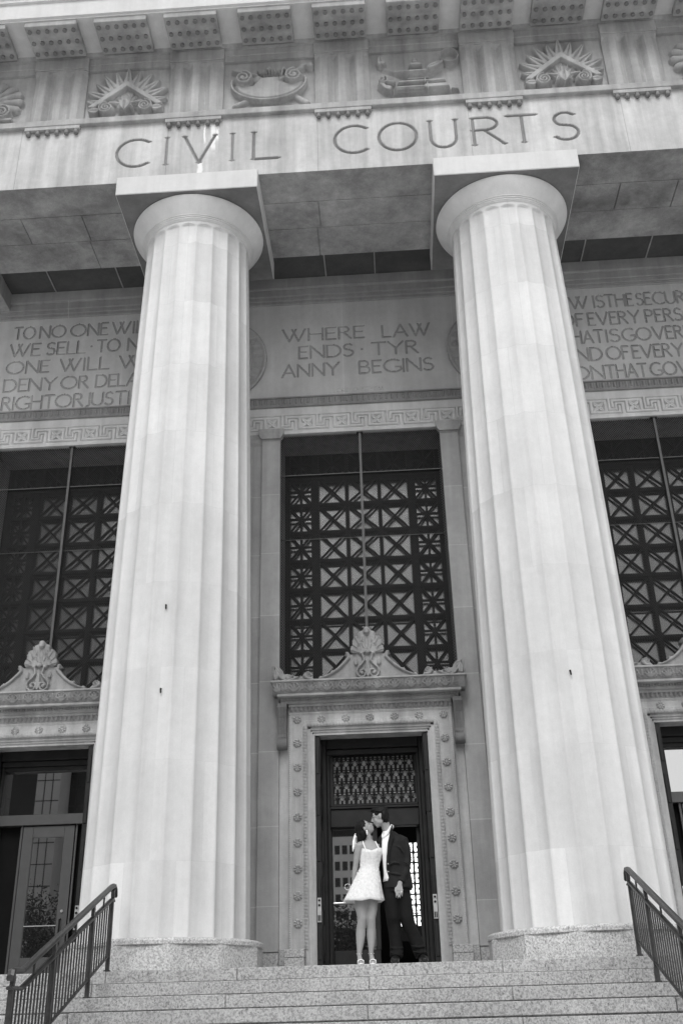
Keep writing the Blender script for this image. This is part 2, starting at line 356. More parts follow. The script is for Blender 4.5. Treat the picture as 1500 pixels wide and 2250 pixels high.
# ------------------------------------------------------------------ lettering (single-stroke Roman capitals)
def arc(cx, cz, rx, rz, a0, a1, n=14): return [(cx + rx * math.cos(R(a0 + (a1 - a0) * k / n)), cz + rz * math.sin(R(a0 + (a1 - a0) * k / n))) for k in range(n + 1)]
G = {
 'A': (.74, [[(0, 0), (.37, 1)], [(.37, 1), (.74, 0)], [(.12, .33), (.62, .33)]]),
 'B': (.52, [[(0, 0), (0, 1)], [(0, 1), (.25, 1)] + arc(.25, .77, .2, .23, 90, -90) + [(0, .54)], [(0, .54), (.27, .54)] + arc(.27, .27, .25, .27, 90, -90) + [(0, 0)]]),
 'C': (.80, [arc(.5, .5, .5, .5, 52, 308, 22)]),
 'D': (.72, [[(0, 0), (0, 1)], [(0, 1), (.25, 1)] + arc(.25, .5, .47, .5, 90, -90, 18) + [(0, 0)]]),
 'E': (.45, [[(0, 0), (0, 1)], [(0, 1), (.45, 1)], [(0, .54), (.36, .54)], [(0, 0), (.45, 0)]]),
 'F': (.45, [[(0, 0), (0, 1)], [(0, 1), (.45, 1)], [(0, .54), (.36, .54)]]),
 'G': (.84, [arc(.5, .5, .5, .5, 55, 325, 22) + [(.86, .38)], [(.62, .42), (.88, .42)]]),
 'H': (.68, [[(0, 0), (0, 1)], [(.68, 0), (.68, 1)], [(0, .54), (.68, .54)]]),
 'I': (.06, [[(.03, 0), (.03, 1)]]),
 'J': (.28, [[(.28, 1), (.28, .12)] + arc(.1, .12, .18, .17, 0, -95, 8)]),
 'L': (.46, [[(0, 1), (0, 0)], [(0, 0), (.46, 0)]]),
 'M': (.86, [[(.06, 0), (.12, 1)], [(.12, 1), (.43, .1)], [(.43, .1), (.74, 1)], [(.74, 1), (.80, 0)]]),
 'N': (.70, [[(0, 0), (0, 1)], [(0, 1), (.7, 0)], [(.7, 0), (.7, 1)]]),
 'O': (1.0, [arc(.5, .5, .5, .5, 0, 360, 30)]),
 'P': (.50, [[(0, 0), (0, 1)], [(0, 1), (.24, 1)] + arc(.24, .75, .24, .25, 90, -90) + [(0, .5)]]),
 'R': (.56, [[(0, 0), (0, 1)], [(0, 1), (.22, 1)] + arc(.22, .77, .24, .23, 90, -90) + [(0, .54)], [(.2, .54), (.56, 0)]]),
 'S': (.48, [arc(.25, .76, .22, .24, 40, 235, 12) + arc(.23, .27, .25, .27, 62, -145, 14)]),
 'T': (.66, [[(.33, 0), (.33, 1)], [(0, 1), (.66, 1)]]),
 'U': (.68, [[(0, 1), (0, .34)] + arc(.34, .34, .34, .34, 180, 360, 14) + [(.68, 1)]]),
 'V': (.76, [[(0, 1), (.38, 0)], [(.38, 0), (.76, 1)]]),
 'W': (1.06, [[(0, 1), (.3, 0)], [(.3, 0), (.62, 1)], [(.44, 1), (.74, 0)], [(.74, 0), (1.06, 1)]]),
 'Y': (.72, [[(0, 1), (.36, .48)], [(.72, 1), (.36, .48)], [(.36, .48), (.36, 0)]]),
 '.': (.05, [[(.0, .5), (.05, .5)]]), ' ': (.34, []),
}
def text(hf, s, x0, x1, z0, h, wd, dep, gap=.16, x1_of=None, serif=0):
    """lay the string out so that character number x1_of ends at x1"""
    pos = []; a = 0
    for ch in s: pos.append(a); a += G[ch][0] + gap
    k = len(s) - 1 if x1_of is None else x1_of
    sc = (x1 - x0) / (pos[k] + G[s[k]][0])
    for ch, p in zip(s, pos):
        for st in G[ch][1]:
            P = [(x0 + (p + q[0]) * sc, z0 + q[1] * h) for q in st]; hf.carve(P, wd, dep)
            if serif and ch != 'O':
                for e in (P[0], P[-1]): hf.carve([(e[0] - serif, e[1]), (e[0] + serif, e[1])], wd * .5, dep * .7)

S = 5.5; BAYS = (-S, 0.0, S); AX = 1.234
XL, XR = -9.2, 9.2
TRI = [-7.95, -5.30, -2.715, 0.0, 2.705, 5.32, 7.95]
MET = [(-7.45, -5.80), (-4.795, -3.22), (-2.21, -.505), (.505, 2.20), (3.21, 4.815), (5.825, 7.45)]
#STAGE2
# ------------------------------------------------------------------ ground and steps
g = MB().box(-300, 300, -320, 3, -3.0, -2.10).obj('plaza', M_PLAZA); tag(g, kind='structure')
steps = empty('stone_steps', (0, 0, 0), 'broad speckled granite steps climbing to the column plinths', 'steps')
rs, td = .1474, .3967
for k in range(14):
    y1 = -.25 - td * k; z1 = -rs * k
    b = MB(); js = [x for x in ([-7.7, -4.6, -3.1 + .02, -1.535, 1.5, 3.1, 4.6, 7.7] if k % 2 == 0 else [-9.2, -6.2, -3.12, -.02, 3.09, 6.2, 9.2])]
    if k == 0: js = [-7.7, -4.6, -3.08, -1.548, 1.487, 4.6, 7.7]
    if k == 1: js = [-6.2, -3.12, -.02, 3.09, 6.2]
    if k == 2: js = [-7.7, -4.6, -1.549, 1.498, 4.6, 7.7]
    ed = [-12] + js + [12]
    for a, c in zip(ed[:-1], ed[1:]):
        b.box(a + .003, c - .003, y1 + rng.uniform(-.003, .003), y1 + td + .02, z1 - rs + .013, z1 + rng.uniform(-.0015, .0015) - .002, .006)
    b.box(-12, 12, y1 + .03, y1 + td, z1 - rs - .1, z1 - .012)
    b.obj('step', M_GRAN, steps)
tag(MB().box(-12, 12, .147, 5.4, -.5, 0.0).obj('landing_floor', M_GRANP), kind='structure')

# ------------------------------------------------------------------ columns
def make_column(x, label):
    t = empty('stone_column', (x, AX, 0), label, 'column', 'fluted columns of the portico')
    # granite base: twelve-sided blocks under a round cap
    b = MB(); A12 = [R(-90 + 15 + 30 * k) for k in range(12)]
    b.prism([(1.305 * math.cos(a), 1.305 * math.sin(a)) for a in A12], 0, .292, 'z')
    for a0, a1 in zip(A12, A12[1:] + A12[:1]):      # raised face panels with thin drafted margins
        pa, pb = Vector((math.cos(a0), math.sin(a0))) * 1.305, Vector((math.cos(a1), math.sin(a1))) * 1.305
        qa, qb = pa.lerp(pb, .07), pa.lerp(pb, .93); nn = (pa + pb).normalized() * .006
        b.prism([tuple(qa - nn), tuple(qa + nn), tuple(qb + nn), tuple(qb - nn)], .01, .275, 'z')
    b.lathe([(1.27, .2921), (1.296, .2925), (1.300, .298), (1.300, .338), (1.288, .356), (1.262, .368), (1.16, .376)], n=96)
    pl_ = b.obj('plinth', M_GRANP, t)
    # shaft
    zb, zt, zE = .375, 11.93, 11.86; NF, SEG = 20, 14; n = NF * SEG
    zs = np.concatenate([np.linspace(zb, 11.45, 60), np.linspace(11.47, zt, 36)])
    V = []
    for z in zs:
        u = (z - .38) / (11.74 - .38); rad = 1.1268 - .2125 * u + .022 * math.sin(math.pi * min(max(u, 0), 1))
        for k in range(n):
            a = -math.pi / 2 + (k / SEG - .5) * 2 * math.pi / NF; tt = ((k % SEG) / SEG) * 2 - 1
            if k % SEG == 0: tt = -1
            half = math.pi * rad / NF
            zend = zE - half * .62 * (1 - math.sqrt(max(0, 1 - tt * tt)))
            m_ = min(1, max(0, (zend - z) / .035)); m_ = m_ * m_ * (3 - 2 * m_)
            d = .32 * half * (1 - tt * tt) ** .8 * m_
            V.append(((rad - d) * math.cos(a), (rad - d) * math.sin(a), z))
    idx = np.arange(len(zs) * n).reshape(len(zs), n)
    Q = np.stack([idx[:-1], np.roll(idx[:-1], -1, 1), np.roll(idx[1:], -1, 1), idx[1:]], -1).reshape(-1, 4)
    link('shaft', np_mesh('shaft', V, Q), M_COL, t)
    # capital: annulets, echinus, abacus
    r0 = .925
    prof = [(r0 - .02, 11.90), (r0 + .012, 11.915)]
    for i in range(3):
        z = 11.925 + i * .027; r = r0 + .012 + i * .017; prof += [(r, z), (r + .018, z + .003), (r + .018, z + .015), (r - .004, z + .018)]
    for i in range(13):
        u = i / 12; prof.append((.985 + .187 * math.sin(u * 1.12) / math.sin(1.12) , 12.008 + .245 * u ** .95))
    prof += [(1.174, 12.262), (1.168, 12.274), (1.145, 12.288)]
    MB().lathe(prof, n=128).obj('echinus', M_ECH, t)
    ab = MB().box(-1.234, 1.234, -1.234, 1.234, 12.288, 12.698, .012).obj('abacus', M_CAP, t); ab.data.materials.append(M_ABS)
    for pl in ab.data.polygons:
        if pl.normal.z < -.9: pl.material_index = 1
    return t
cL = make_column(-S / 2, 'left fluted limestone column under the carved word CIVIL, beside the left stair railing')
cR = make_column(S / 2, 'right fluted limestone column under the carved word COURTS, beside the right stair railing')
def hook(col, dx, ang, z):
    u = (z - .38) / 11.36; rad = (1.1268 - .2125 * u) - .012; a = R(-90 + ang)
    c, s_ = math.cos(a), math.sin(a); rad -= .045; r1 = rad + .055
    MB().tube([(rad * c, rad * s_, z), (r1 * c, r1 * s_, z - .008), (r1 * c + .004, r1 * s_, z - .07)], .011, 6).obj('hook', M_BRONZE, col)
for c_, a_, z_ in ((cL, 1.1, 3.50), (cL, 1.2, 4.72), (cR, .2, 3.52)): hook(c_, 0, a_, z_)
# ------------------------------------------------------------------ entablature
ent = empty('entablature', (0, .14, 12.7), 'carved stone entablature lettered CIVIL COURTS resting on the two columns', 'entablature')
def P(o):
    o.parent = ent; o.location = (0, -.14, -12.7); return o
ZA, ZT = 12.70, 14.125
hf = HF(-6.9, 6.9, ZA + .0, ZT, .012)
ZL, HL = 13.075, .655
for s_, a, b_ in (('C', -4.079, -3.52), ('V', -2.861, -2.31), ('L', -1.61, -1.183), ('C', -.167, .385), ('O', .618, 1.284), ('U', 1.53, 1.98), ('R', 2.285, 2.806), ('T', 2.909, 3.391), ('S', 3.69, 4.106)):
    text(hf, s_, a, b_, ZL, HL, .066, .055, serif=.045)
for xx in (-3.18, -1.995): hf.carve([(xx, ZL), (xx, ZL + HL)], .062, .04); [hf.carve([(xx - .045, zz), (xx + .045, zz)], .03, .03) for zz in (ZL, ZL + HL)]
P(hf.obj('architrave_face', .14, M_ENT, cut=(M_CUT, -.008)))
b = MB(); pass
for xa, xb in ((-9.2, -6.9), (6.9, 9.2)): P(MB().box(xa, xb, .14, .3, ZA, ZT).obj('architrave_end', M_ENT))
# underside blocks of the beam
ys = [.147, .883, 1.562, 2.338]; xo = [[-6.9, -2.75, 2.75, 6.9], [-7.0, -6.0, -4.87, -2.75, -.53, 2.75, 4.89, 5.92, 7.1], [-6.9, -4.9, -2.75, -.6, 2.75, 6.9]]
for j in range(3):
    for a, c in zip(([-9.2] + xo[j])[:], (xo[j] + [9.2])[:]):
        if c <= a: continue
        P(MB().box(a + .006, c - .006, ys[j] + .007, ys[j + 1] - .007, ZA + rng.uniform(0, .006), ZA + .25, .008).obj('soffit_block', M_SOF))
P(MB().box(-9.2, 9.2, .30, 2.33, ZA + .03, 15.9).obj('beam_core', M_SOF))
# taenia
P(MB().prism([(.2, ZT), (.055, ZT), (.05, ZT + .012), (.05, ZT + .125), (.06, ZT + .14), (.2, ZT + .14)], XL, XR).obj('taenia', M_FRZ))
# regulae with pegs
peg = MB().lathe([(.036, 13.945), (.042, 13.955), (.031, 14.042)], n=16)
pegme = peg.mesh('gutta'); pegme.materials.append(M_PEG); pegme.polygons.foreach_set('use_smooth', [True] * len(pegme.polygons))
for i, x in enumerate(TRI):
    rg = MB().box(x - .51, x + .51, .062, .16, 14.04, 14.123, .006).obj('regula', M_FRZ); P(rg)
    for k in range(6):
        o = bpy.data.objects.new('gutta', pegme); COL.objects.link(o); o.location = (x - .44 + .176 * k, .10, 0); o.parent = rg
# triglyphs
def triglyph(x):
    hw = .505; pts = []; fr, dp = .13, .078
    u = 2 * hw / 12.
    # outline front in plan: half groove, flat, groove, flat, groove, flat, half groove
    xs = [(-hw, dp), (-hw + 1.3 * u, 0), (-hw + 2.83 * u, 0), (-hw + 3.9 * u, dp), (-hw + 4.16 * u, dp), (-hw + 5.23 * u, 0), (-hw + 6.77 * u, 0), (-hw + 7.84 * u, dp), (-hw + 8.1 * u, dp), (-hw + 9.17 * u, 0), (-hw + 10.7 * u, 0), (hw, dp)]
    v = []; f = []; n = len(xs); zz = [14.2, 15.53, 15.62]
    for z in zz[:2]: v += [(x + a, fr + d, z) for a, d in xs]
    v += [(x + a, fr + (0.02 if d > 0 else 0), zz[2]) for a, d in xs]
    for i in range(2):
        for k in range(n - 1): f.append((i * n + k, i * n + k + 1, (i + 1) * n + k + 1, (i + 1) * n + k))
    m = MB(); m.add(v, f)
    m.box(x - hw, x + hw, fr + .13, fr + .28, 14.2, 15.62)
    m.box(x - hw, x + hw, fr, fr + .25, 15.621, 15.66)
    o = m.obj('triglyph', M_FRZ); P(o)
    c = MB().box(x - hw - .012, x + hw + .012, .105, .35, 15.662, 15.935, .006).obj('triglyph_cap', M_FRZ); c.parent = o
for x in TRI: triglyph(x)
# metopes
def m_sunburst(h, c, z0):
    b0 = (c + .0, z0 + .20)
    for k in range(11):
        a = R(2 + 17.6 * k); L = .66 + .05 * (k % 2) ; h.leaf((b0[0] + .10 * math.cos(a), b0[1] + .14 * math.sin(a) + .05), a + .12 * math.cos(a), L + .10 * abs(math.sin(a)), .22, .085)
    tri = [(c - .72, z0 + .16), (c, z0 + .82), (c + .72, z0 + .16), (c + .56, z0 + .16), (c, z0 + .66), (c - .56, z0 + .16)]
    inner = [(c - .56, z0 + .16), (c, z0 + .66), (c + .56, z0 + .16)]
    h.poly(inner, .035, .004, mode='set')
    for k in range(9):
        a = R(20 + 17.5 * k); h.leaf((c, z0 + .17), a, .26 + .14 * math.sin(a) ** 3, .07, .05, .03)
    h.poly(tri, .115, .008)
    for sg in (-1, 1):
        h.disc((c + sg * .36, z0 + .14), .155, .05, .04, False)
        h.spiral((c + sg * .36, z0 + .14), .14, .015, 2.3, R(90), .045, .06, .07, -sg)
        h.leaf((c + sg * .50, z0 + .10), R(0 if sg > 0 else 180), .2, .16, .05, .05)
        h.ridge([(c + sg * .30, z0 + .28), (c + sg * .12, z0 + .25), (c, z0 + .2)], .06, .05, .06)
    h.leaf((c, z0 + .27), R(-90), .26, .26, .1, .05)
    for sg in (-1, 1): h.leaf((c, z0 + .24), R(-90 + sg * 42), .22, .14, .08, .04)
def m_shield(h, c, z0):
    h.ridge([(c - .62, z0 + .06), (c - .1, z0 + .32)], .12, .06); h.ridge([(c + .7, z0 + .04), (c + .4, z0 + .3), (c + .1, z0 + .4)], .13, .06)
    h.poly([(c - .72, z0 + .93), (c - .62, z0 + 1.04), (c - .28, z0 + .85), (c - .38, z0 + .76)], .085, .02)
    h.ridge([(c - .42, z0 + .82), (c - .24, z0 + .78)], .1, .1); h.disc((c - .22, z0 + .72), .11, .07)
    h.ridge([(c + .20, z0 + .62), (c + .42, z0 + .76), (c + .66, z0 + .98), (c + .74, z0 + .99)], .12, .10); h.disc((c + .76, z0 + .95), .07, .06, .06)
    h.ridge([(c + .24, z0 + .70), (c + .28, z0 + .90), (c + .34, z0 + .8)], .05, .09, .04)
    sh = []
    for k in range(31):
        a = R(168 + 204 * k / 30); sh.append((c + .69 * math.cos(a), z0 + .56 + .46 * math.sin(a) * (1 if math.sin(a) < 0 else .8)))
    sh += [(c + .52, z0 + .82), (c + .34, z0 + .62), (c + .22, z0 + .80), (c - .20, z0 + .80), (c - .32, z0 + .60), (c - .50, z0 + .82)]
    h.poly(sh, .075, .10)
    h.ridge(sh[:31], .05, .04, .07)
    for sg in (-1, 1):
        h.disc((c + sg * .47, z0 + .66), .175, .05, .06, False); h.spiral((c + sg * .47, z0 + .66), .165, .02, 2.0, R(90), .055, .06, .09, sg); h.disc((c + sg * .47, z0 + .66), .045, .05, .1)
    h.poly([(c - .2, z0 + .80), (c - .24, z0 + .90), (c + .24, z0 + .90), (c + .2, z0 + .80)], .10, .02)
    for k in range(8): h.carve([(c - .17 + .05 * k, z0 + .82), (c - .18 + .052 * k, z0 + .88)], .012, -.06)
    h.disc((c, z0 + .97), .055, .08); h.poly([(c - .07, z0 + .9), (c - .05, z0 + .95), (c + .05, z0 + .95), (c + .07, z0 + .9)], .09, .02)
def m_lamp(h, c, z0):
    body = [(c - .64, z0 + .79), (c - .56, z0 + .84), (c - .34, z0 + .72), (c - .12, z0 + .70), (c + .22, z0 + .70), (c + .40, z0 + .76), (c + .52, z0 + .78), (c + .46, z0 + .66), (c + .30, z0 + .50), (c + .22, z0 + .42), (c - .14, z0 + .42), (c - .20, z0 + .46), (c - .42, z0 + .62), (c - .62, z0 + .72)]
    h.poly(body, .13, .13)
    h.poly([(c - .13, z0 + .70), (c - .12, z0 + .80), (c + .14, z0 + .80), (c + .15, z0 + .70)], .12, .03); h.poly([(c - .07, z0 + .8), (c - .05, z0 + .9), (c + .06, z0 + .9), (c + .08, z0 + .8)], .1, .03); h.disc((c, z0 + .94), .05, .09)
    h.ridge([(c + .64 + .165 * math.cos(R(a)), z0 + .93 + .165 * math.sin(R(a))) for a in range(-150, 190, 12)], .045, .12)
    h.leaf((c + .22, z0 + .60), R(25), .34, .13, .05, .10)
    h.leaf((c - .62, z0 + .80), R(95), .24, .15, .11); h.poly([(c - .70, z0 + .82), (c - .70, z0 + .90), (c - .52, z0 + .90), (c - .54, z0 + .80)], .11, .02)
    h.poly([(c - .16, z0 + .42), (c - .22, z0 + .37), (c + .3, z0 + .37), (c + .24, z0 + .42)], .1, .02)
    h.poly([(c - .40, z0 + .25), (c - .34, z0 + .38), (c + .56, z0 + .38), (c + .58, z0 + .25)], .11, .05)
    h.poly([(c - .44, z0 + .06), (c - .44, z0 + .23), (c + .62, z0 + .23), (c + .64, z0 + .06)], .13, .05); h.poly([(c + .6, z0 + .08), (c + .62, z0 + .19), (c + .78, z0 + .12), (c + .78, z0 + .07)], .08, .03)
    h.ridge([(c + .16, z0 + .25), (c + .16, z0 + .38)], .03, .13); h.ridge([(c + .2, z0 + .06), (c + .2, z0 + .23)], .03, .15)
    h.carve([(c - .38, z0 + .17), (c + .14, z0 + .17)], .014, -.10); h.carve([(c - .38, z0 + .11), (c + .14, z0 + .11)], .014, -.10)
    curl = [(c - .44, z0 + .06), (c - .60, z0 + .12), (c - .72, z0 + .28), (c - .70, z0 + .42), (c - .62, z0 + .48), (c - .54, z0 + .44), (c - .52, z0 + .30), (c - .38, z0 + .26), (c - .40, z0 + .2)]
    h.poly(curl, .11, .06); h.spiral((c - .61, z0 + .39), .09, .01, 1.6, R(60), .035, .05, .08, -1)
    h.ridge([(c - .54, z0 + .32), (c - .40, z0 + .29)], .06, .1, .04)
def m_palmette(h, c, z0):
    for k in range(11):
        a = R(-25 + 23 * k); L = .50
        tip = (c + L * math.cos(a) * 1.15, z0 + .52 + L * math.sin(a) * .95)
        h.ridge([(c + .05 * math.cos(a), z0 + .35), ((c + tip[0]) / 2, (z0 + .5 + tip[1]) / 2), tip], .07, .07, .02, w2=.19); h.disc(tip, .10, .08)
    for sg in (-1, 1):
        h.spiral((c + sg * .30, z0 + .22), .16, .02, 2.0, R(90), .06, .07, .05, -sg); h.disc((c + sg * .30, z0 + .22), .17, .04, .02, False)
    h.poly([(c - .5, z0 + .01), (c - .5, z0 + .09), (c + .5, z0 + .09), (c + .5, z0 + .01)], .08)
des = [m_palmette, m_sunburst, m_shield, m_lamp, m_sunburst, m_palmette]
for (a, b_), fn in zip(MET, des):
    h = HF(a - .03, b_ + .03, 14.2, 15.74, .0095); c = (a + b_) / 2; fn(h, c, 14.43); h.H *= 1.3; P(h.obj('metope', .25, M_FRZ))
    m = MB(); m.prism([(.30, 15.655), (.19, 15.655), (.19, 15.80), (.175, 15.812), (.165, 15.935), (.30, 15.935)], a - .005, b_ + .005); P(m.obj('metope_cap', M_FRZ))
# cornice: bed, mutules, corona
P(MB().prism([(.4, 15.937), (.10, 15.937), (.085, 15.98), (.07, 16.01), (.4, 16.01)], XL, XR).obj('bed_moulding', M_FRZ))
P(MB().prism([(.4, 16.011), (-.685, 16.011), (-.685, 16.04), (-.725, 16.055), (-.725, 16.13), (-.705, 16.145), (-.705, 16.46), (-.75, 16.475), (-.75, 16.53), (-.83, 16.63), (-.89, 16.88), (-.89, 17.1), (.4, 17.2)], XL, XR).obj('corona', M_CAP))
mm = MB(); mm.box(-.485, .485, -.665, .035, 15.89, 16.009, .008)
pg = MB()
for r_ in range(3):
    for c_ in range(6):
        pg.lathe([(.034, 15.845), (.040, 15.852), (.034, 15.895)], c=(-.41 + .164 * c_, -.56 + .24 * r_), n=14)
nf = len(mm.f); mm.add(pg.v, pg.f); mme = mm.mesh('mutule'); mme.materials.append(M_FRZ); mme.materials.append(M_PEG)
for i_, pl in enumerate(mme.polygons):
    if i_ >= nf: pl.material_index = 1
centres = []
for i, x in enumerate(TRI):
    centres.append(x)
    if i < len(TRI) - 1: centres.append((TRI[i] + TRI[i + 1]) / 2)
for x in centres:
    o = bpy.data.objects.new('mutule', mme); COL.objects.link(o); P(o); o.location.x = x

# ------------------------------------------------------------------ portico ceiling
ceil = empty('portico_ceiling', (0, 3, 13), 'portico ceiling between beam and wall, its deep shade put into the colour', 'ceiling')
def PC(o): o.parent = ceil; o.location = (0, -3, -13); return o
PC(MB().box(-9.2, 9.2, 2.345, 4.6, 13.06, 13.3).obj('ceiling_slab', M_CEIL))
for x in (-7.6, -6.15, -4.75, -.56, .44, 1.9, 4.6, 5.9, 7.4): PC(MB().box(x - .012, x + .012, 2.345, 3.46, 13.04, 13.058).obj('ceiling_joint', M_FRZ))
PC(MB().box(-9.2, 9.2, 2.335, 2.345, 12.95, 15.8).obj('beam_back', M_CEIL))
for sx in (-1, 1):
    PC(MB().box(sx * 7.38 - .3, sx * 7.38 + .3, 2.345, 3.5, 12.65, 13.05).obj('cross_beam', M_FRZ))
# ------------------------------------------------------------------ portico wall
wall = empty('portico_wall', (0, 3.5, 0), 'inscribed limestone wall behind the columns with three tall windows', 'wall')
def PW(o, p=None):
    if p is None: o.parent = wall; o.location = Vector(o.location) + Vector((0, -3.5, 0))
    else: o.parent = p
    return o
ZW = 9.39
# piers
for a, b_ in ((-9.2, -S - 1.50), (-S + 1.50, -1.50), (1.50, S - 1.50), (S + 1.50, 9.2)):
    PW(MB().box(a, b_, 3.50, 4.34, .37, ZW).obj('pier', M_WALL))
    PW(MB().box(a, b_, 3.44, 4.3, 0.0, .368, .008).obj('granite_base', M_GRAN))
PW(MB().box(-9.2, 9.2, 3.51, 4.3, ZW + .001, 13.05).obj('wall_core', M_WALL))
# pilasters
for bx in BAYS:
    for sg in (-1, 1):
        x0, x1 = sorted((bx + sg * 1.497, bx + sg * 1.838))
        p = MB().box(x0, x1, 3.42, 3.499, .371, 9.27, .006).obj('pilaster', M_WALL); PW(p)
        c = MB(); c.box(x0 - .005, x1 + .005, 3.412, 3.498, 9.23, 9.262)
        c.prism([(x0 - .0, 9.262), (x1 + .0, 9.262), (x1 + .035, 9.30), (x1 + .06, 9.36), (x1 + .07, 9.365), (x1 + .07, 9.47), (x0 - .07, 9.47), (x0 - .07, 9.365), (x0 - .06, 9.36), (x0 - .035, 9.30)], 3.37, 3.497, 'y')
        c.obj('pilaster_capital', M_SUD, p)
        xo0, xo1 = sorted((bx + sg * 1.842, bx + sg * 2.6)); PW(MB().prism([(3.498, 9.18), (3.46, 9.24), (3.44, 9.30), (3.43, 9.385), (3.498, 9.385)], xo0, xo1).obj('pier_capping', M_SUD))
        # grey jamb post edge beside the pilaster
        xo0, xo1 = sorted((bx + sg * 2.02, bx + sg * 2.06)); PW(MB().box(xo0, xo1, 3.47, 3.499, .371, 9.17).obj('pier_bead', M_WALL))
# inscription panels
ZP0, ZP1 = 10.205, 12.46
def panel(x0, x1, lines, small=None):
    h = HF(x0, x1, ZP0, ZP1, .0095)
    for s_, a, b_, k, z in lines: text(h, s_, a, b_, z, .29, .042, .075, x1_of=k)
    if small: text(h, small[0], small[1], small[2], small[3], .085, .016, .02)
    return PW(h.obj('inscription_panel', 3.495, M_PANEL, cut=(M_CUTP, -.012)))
tag(panel(-2.75, 2.75, [('WHERE', -1.458, .157, None, 11.565), ('LAW', .527, 1.46, None, 11.545), ('ENDS', -1.139, -.073, None, 11.136), ('.', .105, .112, None, 11.136), ('TYR', .309, 1.205, None, 11.133),
      ('ANNY', -1.465, -.356, None, 10.71), ('BEGINS', .047, 1.475, None, 10.705)], ('LORD CHATHAM', -.478, .479, 10.295)), 'panel carved WHERE LAW ENDS TYRANNY BEGINS')
tag(panel(-8.9, -2.752, [('TO', -6.95, -6.526, None, 11.995), ('NO', -6.42, -5.896, None, 11.995), ('ONE', -5.783, -5.03, None, 11.995), ('WILL', -4.929, -4.05, None, 11.995),
      ('WE', -6.99, -6.379, None, 11.57), ('SELL', -6.232, -5.455, None, 11.57), ('.', -5.33, -5.323, None, 11.57), ('TO', -5.201, -4.748, None, 11.57), ('NO', -4.579, -4.0, None, 11.57),
      ('ONE', -7.01, -6.156, None, 11.147), ('WILL', -5.923, -4.935, None, 11.147), ('WE', -4.72, -4.0, None, 11.147),
      ('DENY', -7.01, -5.962, None, 10.718), ('OR', -5.857, -5.318, None, 10.718), ('DELAY', -5.158, -4.06, None, 10.718),
      ('RIGHT', -6.995, -5.964, None, 10.292), ('OR', -5.926, -5.388, None, 10.292), ('JUSTICE', -5.341, -3.98, None, 10.292)]), 'panel carved TO NO ONE WILL WE SELL')
tag(panel(2.752, 8.9, [('LAW', 3.76, 4.625, None, 11.985), ('IS', 4.74, 4.946, None, 11.985), ('THE', 4.981, 5.513, None, 11.985), ('SECURITY', 5.591, 7.03, None, 11.985),
      ('OF', 4.0, 4.49, None, 11.56), ('EVERY', 4.585, 5.582, None, 11.56), ('PERSON', 5.706, 6.98, None, 11.56),
      ('THAT', 4.02, 4.82, None, 11.138), ('IS', 4.878, 5.131, None, 11.138), ('GOVERNED', 5.191, 7.0, None, 11.138),
      ('AND', 4.0, 4.737, None, 10.722), ('OF', 4.829, 5.249, None, 10.722), ('EVERY', 5.331, 6.29, None, 10.722), ('NATI', 6.4, 7.05, None, 10.722),
      ('ON', 4.1, 4.718, None, 10.295), ('THAT', 4.769, 5.531, None, 10.295), ('GOVERNS', 5.604, 7.0, None, 10.295)]), 'panel carved LAW IS THE SECURITY OF EVERY PERSON')
# medallions
for sg in (-1, 1):
    h = HF(sg * S / 2 - 1.02, sg * S / 2 + 1.02, 11.17 - 1.02, 11.17 + 1.02, .0095); c = (sg * S / 2, 11.17)
    X, Z = np.meshgrid(h.x, h.z); rr = np.hypot(X - c[0], Z - c[1]); h.mask = rr < .985
    h.H[:] = .02
    h.ridge(arc(c[0], c[1], .95, .95, 0, 360, 90), .07, .05, .0); h.ridge(arc(c[0], c[1], .68, .68, 0, 360, 80), .05, .05, .0)
    for k in range(26):
        a = R(k * 360 / 26 + 5); cc = (c[0] + .815 * math.cos(a), c[1] + .815 * math.sin(a)); ch = 'SIGEVOR'[k % 7]
        ca, sa = math.cos(a - math.pi / 2), math.sin(a - math.pi / 2)
        for st in G[ch][1]: h.carve([(cc[0] + ((q[0] - G[ch][0] / 2) * ca - (q[1] - .5) * sa) * .13, cc[1] + ((q[0] - G[ch][0] / 2) * sa + (q[1] - .5) * ca) * .13) for q in st], .022, .004)
    h.disc(c, .6, .05, .02); h.disc((c[0], c[1] + .1), .32, .05, .06); h.leaf((c[0] - .3, c[1] - .4), R(70), .6, .2, .05, .05); h.leaf((c[0] + .3, c[1] - .4), R(110), .6, .2, .05, .05)
    PW(h.obj('medallion', 3.475, M_SUD, thick=.03))
# mouldings above the panels
b = MB()
for z0, z1, y in ((12.462, 12.53, 3.46), (12.535, 12.62, 3.43), (12.625, 12.78, 3.40), (12.785, 13.045, 3.36)): b.prism([(3.51, z0), (y + .012, z0), (y, z0 + .012), (y, z1), (3.51, z1)], XL, XR)
PW(b.obj('wall_cornice', M_WALL))
# egg and dart
PW(MB().prism([(3.5, 9.995), (3.44, 9.995), (3.43, 10.01), (3.43, 10.17), (3.405, 10.175), (3.405, 10.20), (3.5, 10.203)], XL, XR).obj('egg_moulding_back', M_EGG))
h = HF(-7.2, 7.2, 10.015, 10.168, .0085)
x = -7.2
while x < 7.2:
    h.poly([(x + .012, 10.02), (x + .012, 10.165), (x + .030, 10.165), (x + .030, 10.02)], .02, .006)
    h.poly([(x + .046, 10.035), (x + .046, 10.16), (x + .098, 10.16), (x + .098, 10.035)], .035, .02); x += .108
PW(h.obj('egg_moulding', 3.428, M_EGG))
PW(MB().box(XL, XR, 3.475, 3.51, 9.835, 9.993).obj('plain_band', M_KEY))
